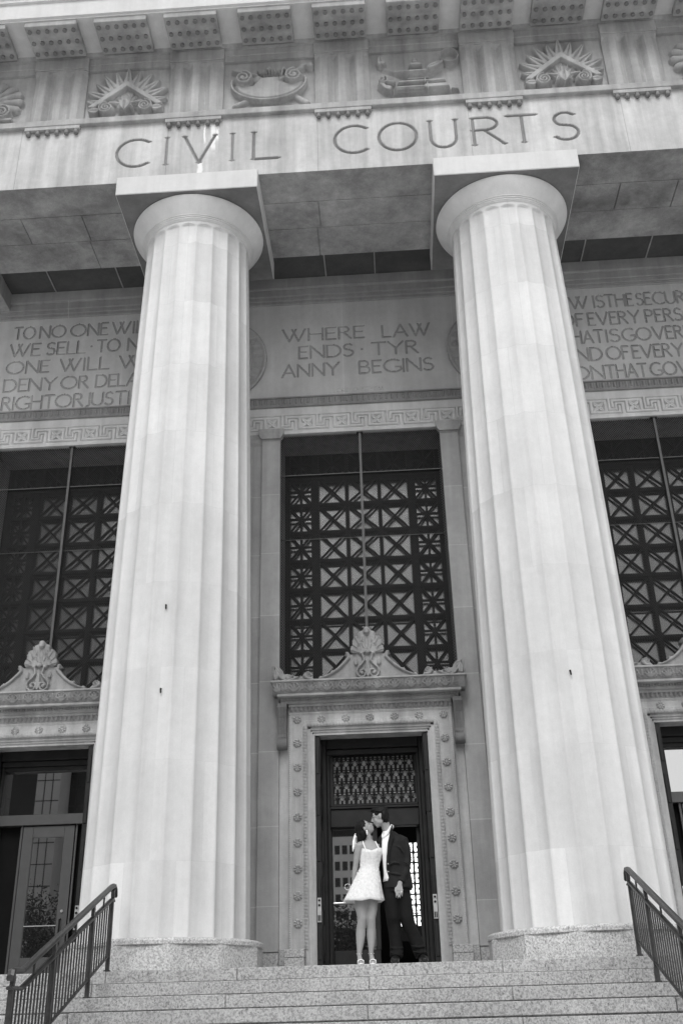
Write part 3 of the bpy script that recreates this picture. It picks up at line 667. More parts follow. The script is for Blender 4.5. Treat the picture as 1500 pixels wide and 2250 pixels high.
# key band
h = HF(-7.3, 7.3, ZW, 9.833, .0085); u = .00174; zc = 9.633
for bx in BAYS:
    for k in range(-4, 5):
        c = bx + (k - .5) * .6649
        if abs(c - bx) > 2.74: continue
        p1 = [(-248, 93), (97, 93), (97, -49), (205, -49), (205, 21), (242, 21), (242, -85)]
        p2 = [(-248, 93), (-248, -16), (-210, -16), (-210, 55), (-95, 55), (-95, -85), (245, -85)]
        for pp in (p1, p2): h.carve([(c + a * u, zc + z * u) for a, z in pp], .024, .05, 'u')
        q = [(c - .108, zc - .095), (c - .108, zc + .105), (c + .108, zc + .105), (c + .108, zc - .095)]
        h.poly(q, -.05, .006, mode='set')
        for a in (45, 135, 225, 315): h.leaf((c + .012 * math.cos(R(a)), zc + .005 + .012 * math.sin(R(a))), R(a), .13, .080, .045, -.05)
        h.disc((c, zc + .005), .016, .03, -.05)
h.carve([(-7.3, ZW + .045), (7.3, ZW + .045)], .012, .008)
PW(h.obj('key_band', 3.455, M_KEY))
PW(MB().box(XL, XR, 3.46, 3.52, ZW - .004, ZW + .0).obj('key_band_underside', M_KEY))

# ------------------------------------------------------------------ windows: grille, glass, screen
def bars(b, x0, z0, x1, z1, w_, y0, y1):
    d = Vector((x1 - x0, 0, z1 - z0)); L = d.length; d.normalize(); nrm = Vector((-d.z, 0, d.x)) * (w_ / 2)
    A, Bv = Vector((x0, 0, z0)), Vector((x1, 0, z1))
    q = [A + nrm, A - nrm, Bv - nrm, Bv + nrm]; b.prism([(p.x, p.z) for p in q], y0, y1, 'y')
def make_window(bx):
    win = PW(MB().box(bx - 1.499, bx - 1.42, 4.42, 4.56, 4.2, 9.8).box(bx + 1.42, bx + 1.499, 4.42, 4.56, 4.2, 9.8).box(bx - 1.418, bx + 1.418, 4.42, 4.56, 9.55, 9.8).obj('window', M_BRONZE))
    gb = MB(); Y0, Y1 = 4.46, 4.54
    rows = [8.965 - .593 * k for k in range(8)]
    for x in (-.925, .925): gb.box(bx + x - .065, bx + x + .065, Y0 - .035, Y1 + .03, 4.2, 9.8)
    for x in (-.315, .315): gb.box(bx + x - .035, bx + x + .035, Y0 - .012, Y1 + .012, 4.2, 9.8)
    gb.box(bx - 1.42, bx + 1.42, Y0 - .06, Y1 + .04, rows[0] - .065, rows[0] + .055)
    gb.box(bx - 1.42, bx + 1.42, Y0 - .045, Y1 + .03, rows[4] - .03, rows[4] + .03)
    for k, z in enumerate(rows[1:]): gb.box(bx - 1.42, bx + 1.42, Y0 - .01, Y1 + .01, z - .028, z + .028)
    cells = [(-1.42, -1.0, 1), (-.85, -.35, 0), (-.28, .28, 0), (.35, .85, 0), (1.0, 1.42, 1)]
    for k in range(len(rows)):
        zt_ = rows[k - 1] if k else rows[0] + .593; zb_ = rows[k]
        for a, c, star in cells:
            bars(gb, bx + a, zb_ + .03, bx + c, zt_ - .03, .029, Y0, Y1 - .02); bars(gb, bx + a, zt_ - .03, bx + c, zb_ + .03, .029, Y0 + .012, Y1 - .008)
            if star or k == 0:
                bars(gb, bx + (a + c) / 2, zb_, bx + (a + c) / 2, zt_, .034, Y0 - .006, Y1 - .03); 
                if star: bars(gb, bx + a, (zb_ + zt_) / 2, bx + c, (zb_ + zt_) / 2, .03, Y0 - .004, Y1 - .028)
    gb.obj('grille', M_BRONZE, win)
    gl = MB(); gl.box(bx - 1.49, bx + 1.49, 4.575, 4.60, 4.1, 9.15); gl.obj('pane', M_PANE, win)
    MB().box(bx - 1.49, bx + 1.49, 4.565, 4.60, 9.151, 10.6).obj('dark_reflection_sheet', M_DARK, win)  # added black sheet, stands in for shade and dark reflection in the top row
    fr = MB()
    for x in (-1.0, -.32, .32, 1.0): fr.box(bx + x - .02, bx + x + .02, 4.565, 4.58, 4.1, 9.15)
    for z in (4.8, 5.9, 7.1, 8.3): fr.box(bx - 1.49, bx + 1.49, 4.567, 4.578, z - .015, z + .015)
    fr.obj('sash_frame', M_BRONZE, win)
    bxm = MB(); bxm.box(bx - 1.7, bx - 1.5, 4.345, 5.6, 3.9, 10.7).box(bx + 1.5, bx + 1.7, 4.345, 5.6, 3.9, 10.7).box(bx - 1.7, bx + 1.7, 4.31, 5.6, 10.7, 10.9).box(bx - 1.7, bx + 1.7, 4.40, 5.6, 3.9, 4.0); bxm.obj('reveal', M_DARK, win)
    # diamond wire screen and its pole
    wm = MB(); X0, X1, Z0, Z1 = bx - 1.492, bx + 1.492, 4.35, 9.385; sl = 1.25; st = .052; wv = []; wf = []
    for sg in (-1, 1):
        c0 = Z0 - sl * (X1 - X0) if sg > 0 else Z0
        z = c0
        while z < (Z1 if sg > 0 else Z1 + sl * (X1 - X0)):
            # line z' = z + sg*sl*(x-X0)
            def at(x): return z + sg * sl * (x - X0)
            xa, xb = X0, X1
            pa, pb = at(xa), at(xb)
            lo, hi = (Z0, Z1)
            if sg > 0:
                if pa < lo: xa = X0 + (lo - z) / sl
                if pb > hi: xb = X0 + (hi - z) / sl
            else:
                if pa > hi: xa = X0 + (z - hi) / sl
                if pb < lo: xb = X0 + (z - lo) / sl
            if xb - xa > .02:
                n = len(wv); t_ = .0034 * math.hypot(1, sl); yy = 3.56 + (.002 if sg > 0 else 0)
                wv += [(xa, yy, at(xa) - t_), (xb, yy, at(xb) - t_), (xb, yy, at(xb) + t_), (xa, yy, at(xa) + t_)]; 
                wv += [(p[0], p[1] + .004, p[2]) for p in wv[n:n + 4]]
                wf += [(n, n + 1, n + 2, n + 3), (n + 7, n + 6, n + 5, n + 4), (n + 3, n + 2, n + 6, n + 7), (n, n + 4, n + 5, n + 1)]
            z += st
    wm.add(wv, wf); wm.obj('wire_screen', M_WIRE, win)
    MB().box(bx - .022, bx + .022, 3.50, 3.555, 4.3, 9.385).box(bx - .06, bx + .06, 3.49, 3.56, 9.37, 9.386).obj('screen_pole', M_POLE, win)
    rl = MB(); rl.box(bx - 1.49, bx + 1.49, 3.53, 3.55, 8.52, 8.535).box(bx - 1.49, bx + 1.49, 3.53, 3.545, 7.2, 7.208); rl.obj('screen_rail', M_POLE, win)
    for c in (win,): c.name = 'window'
    return win
for bx, lb in zip(BAYS, ('window above the left doorway, its left half dark', 'window above the central doorway', 'window above the right doorway')): tag(make_window(bx), lb)
# wall around the doorways (fills each bay up to the door cornice)
for bx in BAYS:
    b = MB(); b.box(bx - 1.499, bx - .935, 3.62, 4.33, 0, 4.28); b.box(bx + .935, bx + 1.499, 3.62, 4.33, 0, 4.28); b.box(bx - .935, bx + .935, 3.62, 4.33, 3.66, 4.28); b.box(bx - 1.499, bx + 1.499, 3.5, 4.41, 4.281, 4.40)
    PW(b.obj('door_wall', M_SUR))

# ------------------------------------------------------------------ doorways
def ros_mesh():
    n = 40; rad = [0, .014, .022, .030, .050, .062, .068]; V = []; F = []
    for i, r in enumerate(rad):
        for k in range(n):
            a = 2 * math.pi * k / n; pet = abs(math.sin(4 * a)); 
            y = -.030 if i < 2 else (-.018 if i == 2 else -(.016 + .022 * pet) if i < 5 else -(.008 + .012 * pet) if i == 5 else .002)
            rr = r * (1 + (.10 * (pet - .5) if i >= 4 else 0)); V.append((rr * math.cos(a), y, rr * math.sin(a)))
    for i in range(len(rad) - 1):
        for k in range(n): F.append((i * n + k, i * n + (k + 1) % n, (i + 1) * n + (k + 1) % n, (i + 1) * n + k))
    me = bpy.data.meshes.new('rosette'); me.from_pydata(V, [], F); me.materials.append(M_SUR); return me
ROS = ros_mesh()
OUT = [(-1.585, 4.736), (-1.484, 4.718), (-1.40, 4.62), (-1.375, 4.56), (-1.30, 4.555), (-1.24, 4.555), (-1.168, 4.514), (-1.09, 4.53), (-1.03, 4.595), (-.971, 4.60), (-.92, 4.55), (-.905, 4.49), (-.881, 4.448), (-.82, 4.455), (-.79, 4.53), (-.75, 4.495), (-.62, 4.555), (-.60, 4.62), (-.55, 4.60), (-.46, 4.68), (-.40, 4.75), (-.35, 4.82), (-.385, 4.86), (-.36, 4.90), (-.31, 4.905), (-.28, 4.87),
       (-.245, 4.865), (-.285, 4.93), (-.27, 5.01), (-.245, 5.02), (-.25, 5.10), (-.215, 5.17), (-.16, 5.185), (-.13, 5.26), (-.075, 5.28), (-.03, 5.325), (0, 5.34)]
def make_doorway(bx, label, kind):
    t = empty('doorway', (bx, 3.5, 0), label, 'doorway', 'carved stone doorways'); Y = -3.5
    def A(o): o.parent = t; o.location = Vector(o.location) + Vector((-bx, Y, 0)); return o
    # stone surround
    s_ = MB()
    for sg in (-1, 1):
        a, b_ = sorted((bx + sg * 1.03, bx + sg * 1.335)); s_.box(a, b_, 3.40, 3.62, .02, 3.99)
        a, b_ = sorted((bx + sg * .982, bx + sg * 1.03)); s_.box(a, b_, 3.43, 3.62, .02, 3.72)
        a, b_ = sorted((bx + sg * .955, bx + sg * .982)); s_.box(a, b_, 3.455, 3.62, .02, 3.68)
        a, b_ = sorted((bx + sg * .930, bx + sg * .955)); s_.box(a, b_, 3.475, 3.62, .02, 3.64)
        a, b_ = sorted((bx + sg * 1.337, bx + sg * 1.492)); s_.box(a, b_, 3.455, 3.62, .39, 4.08)
        a, b_ = sorted((bx + sg * .92, bx + sg * .935)); s_.box(a, b_, 3.49, 3.78, .02, 3.62)
    for sg in (-1, 1): a, b_ = sorted((bx + sg * 1.378, bx + sg * 1.494)); A(MB().box(a, b_, 3.45, 3.615, 0, .386, .004).obj('base_block', M_GRAN))
    s_.box(bx - 1.03, bx + 1.03, 3.40, 3.62, 3.75, 3.99); s_.box(bx - .982, bx + .982, 3.43, 3.62, 3.70, 3.75); s_.box(bx - .955, bx + .955, 3.455, 3.62, 3.665, 3.70); s_.box(bx - .93, bx + .93, 3.475, 3.78, 3.62, 3.665)
    s_.box(bx - 1.335, bx + 1.335, 3.36, 3.62, 4.08, 4.17)
    sur = A(s_.obj('surround', M_SUR))
    # carved borders: beads outside, leaf band inside
    h = HF(bx - 1.335, bx + 1.335, .40, 3.99, .009); X, Z = np.meshgrid(h.x - bx, h.z)
    ax = np.abs(X); inn = (ax < 1.03) & (Z < 3.745); h.mask = ~inn
    dd = np.where(Z > 3.67 + (ax - 1.03), np.minimum(3.99 - Z, 9), 1.335 - ax)          # distance from the outer edge
    dd = np.minimum(1.335 - ax, 3.99 - Z); s_l = np.where(1.335 - ax < 3.99 - Z, Z, X)
    bead = (dd > .008) & (dd < .034); h.H[bead] = (.014 * np.abs(np.sin(s_l * math.pi / .032)) ** .6)[bead]
    h.H[(dd > .045) & (dd < .055)] = -.006
    di = np.maximum(ax - 1.03, Z - 3.745); di = np.where((ax > 1.03) & (Z < 3.745), ax - 1.03, np.where((ax < 1.03) & (Z > 3.745), Z - 3.745, np.hypot(np.clip(ax - 1.03, 0, 9), np.clip(Z - 3.745, 0, 9))))
    lf = (di > .008) & (di < .075); h.H[lf] = (.004 + .018 * np.abs(np.sin(s_l * math.pi / .052)) ** .7 * np.abs(np.sin((di - .008) / .067 * math.pi)) ** .5 + .010 * np.sin(s_l * 2 * math.pi / .021 + di * 90))[lf]
    bd = (di > .082) & (di < .096); h.H[bd] = (.012 * np.abs(np.sin(s_l * math.pi / .026)))[bd]
    b_ = h.obj('carved_border', 3.392, M_SUR); A(b_); b_.parent = sur; b_.location = (0, 0, 0)
    zs = [.755 + .3895 * k for k in range(9)]
    pts = [(sg * 1.195, z) for sg in (-1, 1) for z in zs] + [(x, 3.868) for x in (-.797, -.398, 0, .398, .797)]
    for x, z in pts:
        o = bpy.data.objects.new('rosette', ROS); COL.objects.link(o); o.parent = sur; o.location = (bx + x, 3.389, z)
    # leaf-tip band + dentils + cornice
    h = HF(bx - 1.335, bx + 1.335, 4.0, 4.10, .008)
    x = bx - 1.32
    while x < bx + 1.31:
        h.poly([(x, 4.015), (x + .01, 4.095), (x + .05, 4.095), (x + .06, 4.015), (x + .03, 4.002)], .03, .012); x += .075
    A(h.obj('leaf_tip_band', 3.385, M_CREST))
    c = MB(); c.box(bx - 1.335, bx + 1.335, 3.388, 3.62, 3.992, 4.078)
    c.prism([(3.62, 4.12), (3.33, 4.12), (3.32, 4.13), (3.30, 4.20), (3.62, 4.20)], bx - 1.46, bx + 1.46)
    c.prism([(3.62, 4.2), (3.16, 4.2), (3.15, 4.21), (3.15, 4.245), (3.62, 4.25)], bx - 1.50, bx + 1.50)
    for k in range(64): c.box(bx - 1.45 + k * .0457, bx - 1.45 + k * .0457 + .024, 3.26, 3.32, 4.165, 4.196)
    c.prism([(3.62, 4.415), (3.05, 4.415), (3.045, 4.425), (3.045, 4.445), (3.062, 4.45), (3.62, 4.45)], bx - 1.60, bx + 1.60)
    corn = A(c.obj('door_cornice', M_SUD))
    h = HF(bx - 1.575, bx + 1.575, 4.25, 4.414, .008); x = bx - 1.5; i = 0
    while x < bx + 1.52:
        if i % 2 == 0:
            for a in (90, 62, 118, 36, 144): h.leaf((x, 4.265), R(a), .135 if a == 90 else .125, .036, .028)
            h.ridge(arc(x, 4.32, .085, .085, -40, 220, 16), .016, .016)
        else:
            h.spiral((x - .035, 4.30), .03, .006, 1.4, R(90), .014, .02, 0, 1); h.spiral((x + .035, 4.30), .03, .006, 1.4, R(90), .014, .02, 0, -1); h.leaf((x, 4.29), R(90), .11, .035, .025)
        x += .1375; i += 1
    o = h.obj('palmette_moulding', 3.15, M_CREST, thick=.3, yz=lambda z: -(z - 4.25) / .164 * .085); A(o); o.parent = corn; o.location = (0, 0, 0)
    # scroll brackets
    for sg in (-1, 1):
        x0, x1 = bx + sg * 1.435 - .072, bx + sg * 1.435 + .072
        k = MB(); pr = [(3.46, 4.115), (3.24, 4.115), (3.235, 4.05), (3.27, 3.98), (3.31, 3.88), (3.335, 3.74), (3.34, 3.62), (3.31, 3.56), (3.29, 3.50), (3.30, 3.43), (3.34, 3.385), (3.40, 3.375), (3.46, 3.40)]
        k.prism(pr, x0, x1)
        for q in (-.045, 0, .045): k.prism([(p[0] - .014, p[1]) for p in pr[1:8]] + [(p[0] + .02, p[1]) for p in pr[1:8]][::-1], bx + sg * 1.435 + q - .011, bx + sg * 1.435 + q + .011)
        k.tube([(x0 - .008, 3.345, 3.455), (x1 + .008, 3.345, 3.455)], .085, 20); k.tube([(x0 - .006, 3.30, 4.06), (x1 + .006, 3.30, 4.06)], .05, 16)
        A(k.obj('scroll_bracket', M_BRK))
    # pediment crest
    out = [(bx + x, z - .005) for x, z in OUT] + [(bx - x, z - .005) for x, z in OUT[-2::-1]] + [(bx + 1.60, 4.44), (bx - 1.60, 4.44)]
    h = HF(bx - 1.62, bx + 1.62, 4.44, 5.36, .0085); X, Z = np.meshgrid(h.x, h.z); h.mask = HF.inside(np.array(out), X, Z)
    for sg in (-1, 1):
        q = lambda x, z: (bx + sg * x, z)
        rim = [q(.33, 4.88), q(.31, 4.80), q(.37, 4.73), q(.45, 4.65), q(.56, 4.57), q(.69, 4.51), q(.80, 4.47), q(.90, 4.462), q(1.0, 4.48), q(1.04, 4.52)]
        h.ridge(rim, .06, .035, .01); h.spiral(q(.975, 4.54), .055, .01, 1.5, R(-60 if sg > 0 else 240), .03, .035, .01, sg)
        h.ridge([q(1.06, 4.57), q(1.14, 4.53), q(1.22, 4.475), q(1.30, 4.455), q(1.38, 4.46)], .05, .035, .01); h.disc(q(.335, 4.885), .03, .03, .02)
        for a in (60, 80, 100, 120): h.leaf(q(1.40, 4.46), R(a) if sg > 0 else R(180 - a), .28, .07, .04, .01)
        for a in (100, 125, 150): h.leaf(q(1.34, 4.47), R(a) if sg > 0 else R(180 - a), .13, .05, .035, .02)
        h.leaf(q(1.52, 4.46), R(90), .18, .09, .045, .02)
        # lyre scrolls
        ly = [q(.05, 4.90), q(.085, 4.86), q(.065, 4.78), q(.055, 4.74), q(.10, 4.67), q(.165, 4.61), q(.185, 4.55), q(.17, 4.49), q(.12, 4.455), q(.06, 4.47), q(.03, 4.53), q(.05, 4.58), q(.10, 4.58), q(.125, 4.54), q(.10, 4.51), q(.08, 4.52)]
        h.ridge(ly, .038, .04, .02); h.disc(q(.09, 4.535), .02, .04, .03); h.disc(q(.105, 4.86), .03, .03, .02); h.disc(q(.105, 4.86), .012, .02, .045); h.ridge([q(.06, 4.90), q(.15, 4.89), q(.24, 4.885)], .03, .03, .02)
        h.leaf(q(.19, 4.66), R(90) if sg > 0 else R(90), .13, .06, .03, .02)
        for a, L in ((8, .25), (32, .30), (56, .34), (74, .37)):
            tip = q(.02 + L * math.cos(R(a)), 4.90 + L * 1.0 * math.sin(R(a))); mid = q(.02 + .5 * L * math.cos(R(a - 7)), 4.90 + .5 * L * math.sin(R(a - 7)))
            h.ridge([q(.02, 4.90), mid, tip], .035, .04, .02, w2=.085); h.disc(tip, .04, .045, .02)
            h.carve([q(.03, 4.91), mid, (tip[0], tip[1])], .012, -.03)
    h.ridge([(bx, 4.9), (bx, 5.28)], .05, .05, .02, w2=.10); h.disc((bx, 4.89), .045, .04, .03); h.leaf((bx, 4.46), R(90), .36, .08, .04, .02)
    for sg in (-1, 1): h.carve([(bx + sg * .012, 4.94), (bx + sg * .035, 5.2)], .012, -.03)
    A(h.obj('pediment', 3.12, M_CREST, thick=.16))
    # granite blocks flanking the opening
    for sg in (-1, 1):
        a, b_ = sorted((bx + sg * 1.085, bx + sg * 1.375)); g_ = MB(); g_.box(a, b_, 3.12, 3.398, 0, .262, .006); g_.box(a - .004, b_ + .004, 3.115, 3.398, .275, .385, .006); g_.box(a + .006, b_ - .006, 3.127, 3.39, .26, .277)
        A(g_.obj('granite_block', M_GRAN))
    # timber frame
    fr = MB(); F0, F1 = 3.86, 4.2
    for sg in (-1, 1):
        a, b_ = sorted((bx + sg * .935, bx + sg * .765)); fr.box(a, b_, F0, F1, 0, 3.66, .01)
        a, b_ = sorted((bx + sg * .765, bx + sg * .72)); fr.box(a, b_, F0 + .12, F1, 0, 3.5, .006)
    fr.box(bx - .765, bx + .765, F0 + .03, F1, 3.49, 3.66, .01); fr.box(bx - .765, bx + .765, F0 + .1, F1, 3.40, 3.488, .008)
    A(fr.obj('door_frame', M_WOOD))
    # folded outer leaves standing in the reveals
    for sg in (-1, 1):
        xa, xb = sorted((bx + sg * .922, bx + sg * .835)); lf_ = MB(); lf_.box(xa, xb, 3.50, 3.855, .02, 3.60, .006)
        for z in (.25, .95, 1.65, 2.35, 3.0):
            x0_, x1_ = (xa + .018, xb - .018); lf_.box(x0_, x1_, 3.485, 3.505, z, z + .45, .006)
            xi = bx + sg * .835; lf_.box(*sorted((xi, xi - sg * .014)), 3.56, 3.80, z, z + .5, .006)
        L = A(lf_.obj('outer_leaf', M_WOOD))
        xm = (xa + xb) / 2; lp = MB(); lp.box(xm - .032, xm + .032, 3.474, 3.486, .77, 1.12, .003)
        for z in (1.08, 1.01, .925): lp.tube([(xm, 3.474, z), (xm, 3.462, z)], .024, 14)
        lo = lp.obj('lock_plate', M_STEEL, L)
        lk_ = MB(); lk_.box(xm - .022, xm - .004, 3.470, 3.4735, .79, .87).box(xm + .004, xm + .022, 3.470, 3.4735, .79, .87); lk_.tube([(xm, 3.461, 1.08), (xm, 3.455, 1.08)], .018, 12).tube([(xm, 3.461, 1.01), (xm, 3.455, 1.01)], .018, 12); lk_.obj('lock_keyhole', M_BRONZE, L)
    if kind == 'grille':
        tr = MB(); tr.box(bx - .72, bx + .72, 4.02, 4.2, 2.24, 2.52, .008); tr.box(bx - .72, bx + .72, 3.99, 4.2, 2.525, 2.56, .006); tr.box(bx - .71, bx + .71, 4.01, 4.2, 2.565, 2.60, .006)
        tr.box(bx - .72, bx - .665, 4.05, 4.2, 2.60, 3.40); tr.box(bx + .69, bx + .72, 4.05, 4.2, 2.60, 3.40)
        A(tr.obj('transom_bar', M_WOOD))
        h = HF(bx - .675, bx + .70, 2.60, 3.40, .0058); X, Z = np.meshgrid(h.x, h.z); m_ = np.zeros(X.shape, bool)
        cw, chh = .1505, .185
        m_[:] = True
        for r_ in range(-1, 5):
            for k in range(-1, 11):
                cx_ = bx - .60 + k * cw + (cw / 2 if r_ % 2 else 0); cz = 2.625 + r_ * chh; sx_ = cx_ + cw / 2
                dx = X - sx_; dz = Z - cz; ad = np.abs(dx)
                sp = (dz > .052) & (dz < .142) & (ad < np.where(dz < .07, .008 + (dz - .052) * .3, np.clip(.036 * np.sqrt(np.clip((.142 - dz) / .072, 0, 1)), 0, 1)))
                rc = (np.abs(ad - .036) < .0155 - .12 * np.clip(dz - .045, 0, 1)) & (dz > .0) & (dz < .058)
                pal = np.abs(X - cx_); dm = (np.abs(pal - .040) / .020 + np.abs(dz - .158) / .013) < 1
                sl = (dz > .10) & (dz < .135) & ((np.abs(pal - .012 - (dz - .10) * .25) < .0032) | (np.abs(pal - .028 - (dz - .10) * .5) < .0032))
                m_ &= ~(sp | rc | dm | sl)
        ed = (X < bx - .66) | (X > bx + .685) | (Z < 2.612) | (Z > 3.388); h.mask = m_ | ed
        A(h.obj('transom_grille', 4.10, M_BRONZE, thick=.02))
        A(MB().box(bx - .72, bx + .72, 4.165, 4.18, 2.56, 3.42).obj('pale_backing_pane', M_OBSC))
        # left glazed leaf
        d = MB(); Yd0, Yd1 = 4.10, 4.16
        d.box(bx - .72, bx - .705, Yd0, Yd1, .02, 2.24); d.box(bx - .70, bx + .02, Yd0, Yd1, .02, .40, .006); d.box(bx - .045, bx + .03, Yd0 - .01, Yd1, .40, 2.24, .006); d.box(bx - .70, bx - .045, Yd0, Yd1, 2.215, 2.24)
        D = A(d.obj('glass_door', M_WOOD)); tag(D, 'closed left door leaf with a large pane')
        MB().box(bx - .70, bx - .045, 4.125, 4.135, .40, 2.215).obj('pane', M_DGLASS, D)
        rg = MB(); rg.tube([(bx - .475 + .045 * math.cos(a), 4.122, 1.335 + .045 * math.sin(a)) for a in [R(q) for q in range(0, 361, 20)]], .006, 6); rg.obj('emblem_ring', M_WHITE, D)
        pb = MB(); pb.tube([(bx - .70, 4.06, 1.09), (bx - .05, 4.06, 1.09)], .013, 10); pb.tube([(bx - .69, 4.06, 1.09), (bx - .69, 4.12, 1.09)], .012, 8); pb.tube([(bx - .07, 4.06, 1.09), (bx - .07, 4.12, 1.09)], .012, 8); pb.obj('push_bar', M_STEEL, D)
        # right leaf swung inward
        d = MB(); d.box(.0, .055, 0, .66, .02, 2.22, .005); d.box(-.006, .061, .10, .56, .45, 2.1)
        o = d.obj('open_door_leaf', M_WOOD, t); o.location = (.66, .66, 0); o.rotation_euler = (0, 0, R(-6))
    else:
        sgx = 0.0
        tr = MB(); tr.box(bx - .72, bx + .72, 4.00, 4.2, 3.33, 3.40, .008); tr.box(bx - .72, bx - .70, 4.0, 4.2, 2.45, 3.3); A(tr.obj('transom_bar', M_WOOD))
        A(MB().box(bx - .72, bx + .72, 3.99, 4.16, 2.44, 2.61, .006).obj('header', M_GREY))
        A(MB().box(bx - .72, bx + .72, 4.10, 4.115, 2.61, 3.33).obj('transom_pane', M_DGLASS))
        x0, x1 = (bx - .30, bx + .56) if kind == 'left' else (bx - .56, bx + .30)
        d = MB(); z0, z1 = .03, 2.425
        d.box(x0, x0 + .17, 4.03, 4.09, z0, z1, .004); d.box(x1 - .17, x1, 4.03, 4.09, z0, z1, .004); d.box(x0 + .17, x1 - .17, 4.03, 4.09, z1 - .18, z1, .004); d.box(x0 + .17, x1 - .17, 4.03, 4.09, z0, .43, .004)
        D = A(d.obj('metal_door', M_GREY)); MB().box(x0 + .17, x1 - .17, 4.055, 4.065, .43, z1 - .18).obj('pane', M_DGLASS, D)
        MB().tube([(x1 - .10, 4.03, .62), (x1 - .10, 3.98, .62), (x1 - .10, 3.98, .98), (x1 - .10, 4.03, .98)], .013, 8).obj('pull_handle', M_BRONZE, D)
        MB().tube([(x1 - .09, 4.03, 1.10), (x1 - .09, 4.012, 1.10)], .022, 12).obj('lock', M_STEEL, D)
        MB().box(x0 + .17, x1 - .17, 4.035, 4.052, .885, .898).obj('push_bar', M_STEEL, D)
        e = MB(); e.box(x0 - .05, x0 - .012, 4.04, 4.09, .02, 2.44, .004); e.box(x1 + .012, x1 + .045, 4.04, 4.09, .02, 2.44, .004); A(e.obj('door_stop', M_GREY))
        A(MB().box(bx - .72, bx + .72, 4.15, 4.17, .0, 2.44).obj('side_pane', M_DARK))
    return t
make_doorway(0, 'carved stone doorway behind the kissing couple, with a scalloped bronze transom grille', 'grille')
make_doorway(-S, 'carved stone doorway left of the left column, with a grey metal glazed door', 'left')
make_doorway(S, 'carved stone doorway at the right edge of the photo, mostly hidden by the right column', 'right')

# ------------------------------------------------------------------ interior seen through the open leaf
room = empty('entrance_hall', (0, 6, 0), 'dark hall seen through the open door leaf beside the man', 'hall')
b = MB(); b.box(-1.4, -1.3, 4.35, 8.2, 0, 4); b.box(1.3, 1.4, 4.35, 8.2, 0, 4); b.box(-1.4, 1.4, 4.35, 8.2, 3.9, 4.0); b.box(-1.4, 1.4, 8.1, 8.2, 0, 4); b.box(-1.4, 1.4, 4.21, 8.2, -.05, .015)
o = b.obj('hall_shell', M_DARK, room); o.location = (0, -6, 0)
lat = empty('lattice_window', (.5, 7, 0), 'bright lattice window glowing inside the hall, right of the man', 'window')
zs = [.937 + .1855 * k for k in range(9)]; xs_ = [.32, .475, .63, .785]
lm = MB()
for x in xs_: lm.box(x - .017, x + .017, 6.97, 7.0, zs[0], zs[-1])
for z in zs: lm.box(xs_[0], xs_[-1], 6.965, 6.998, z - .013, z + .013)
lm.box(xs_[0], xs_[-1], 6.968, 6.996, 1.16, 1.172)
for i in range(3):
    for k in range(8):
        xa, xb, za, zb_ = xs_[i], xs_[i + 1], zs[k], zs[k + 1]; cx_, cz = (xa + xb) / 2, (za + zb_) / 2
        for (p, q) in (((xa, za), (xb, zb_)), ((xa, zb_), (xb, za)), ((xa, cz), (xb, cz)), ((cx_, za), (cx_, zb_))): bars(lm, p[0], p[1], q[0], q[1], .008, 6.975, 6.985)
        lm.tube([(cx_, 6.972, cz), (cx_, 6.99, cz)], .021, 10)
        for sx in (0, 1):
            for sz in (0, 1): px_, pz_ = (xb if sx else xa), (zb_ if sz else za); d_ = .028; lm.prism([(px_, pz_), (px_ + (-d_ if sx else d_), pz_), (px_, pz_ + (-d_ if sz else d_))], 6.974, 6.986, 'y')
o = lm.obj('lattice', M_BRONZE, lat); o.location = (-.5, -7, 0)
o = MB().box(xs_[0], xs_[-1], 7.02, 7.03, zs[0], zs[-1]).obj('pane', M_LIT, lat); o.location = (-.5, -7, 0)
o = MB().box(.30, .80, 6.96, 7.05, .70, .925).obj('sill', M_GREY, lat); o.location = (-.5, -7, 0)
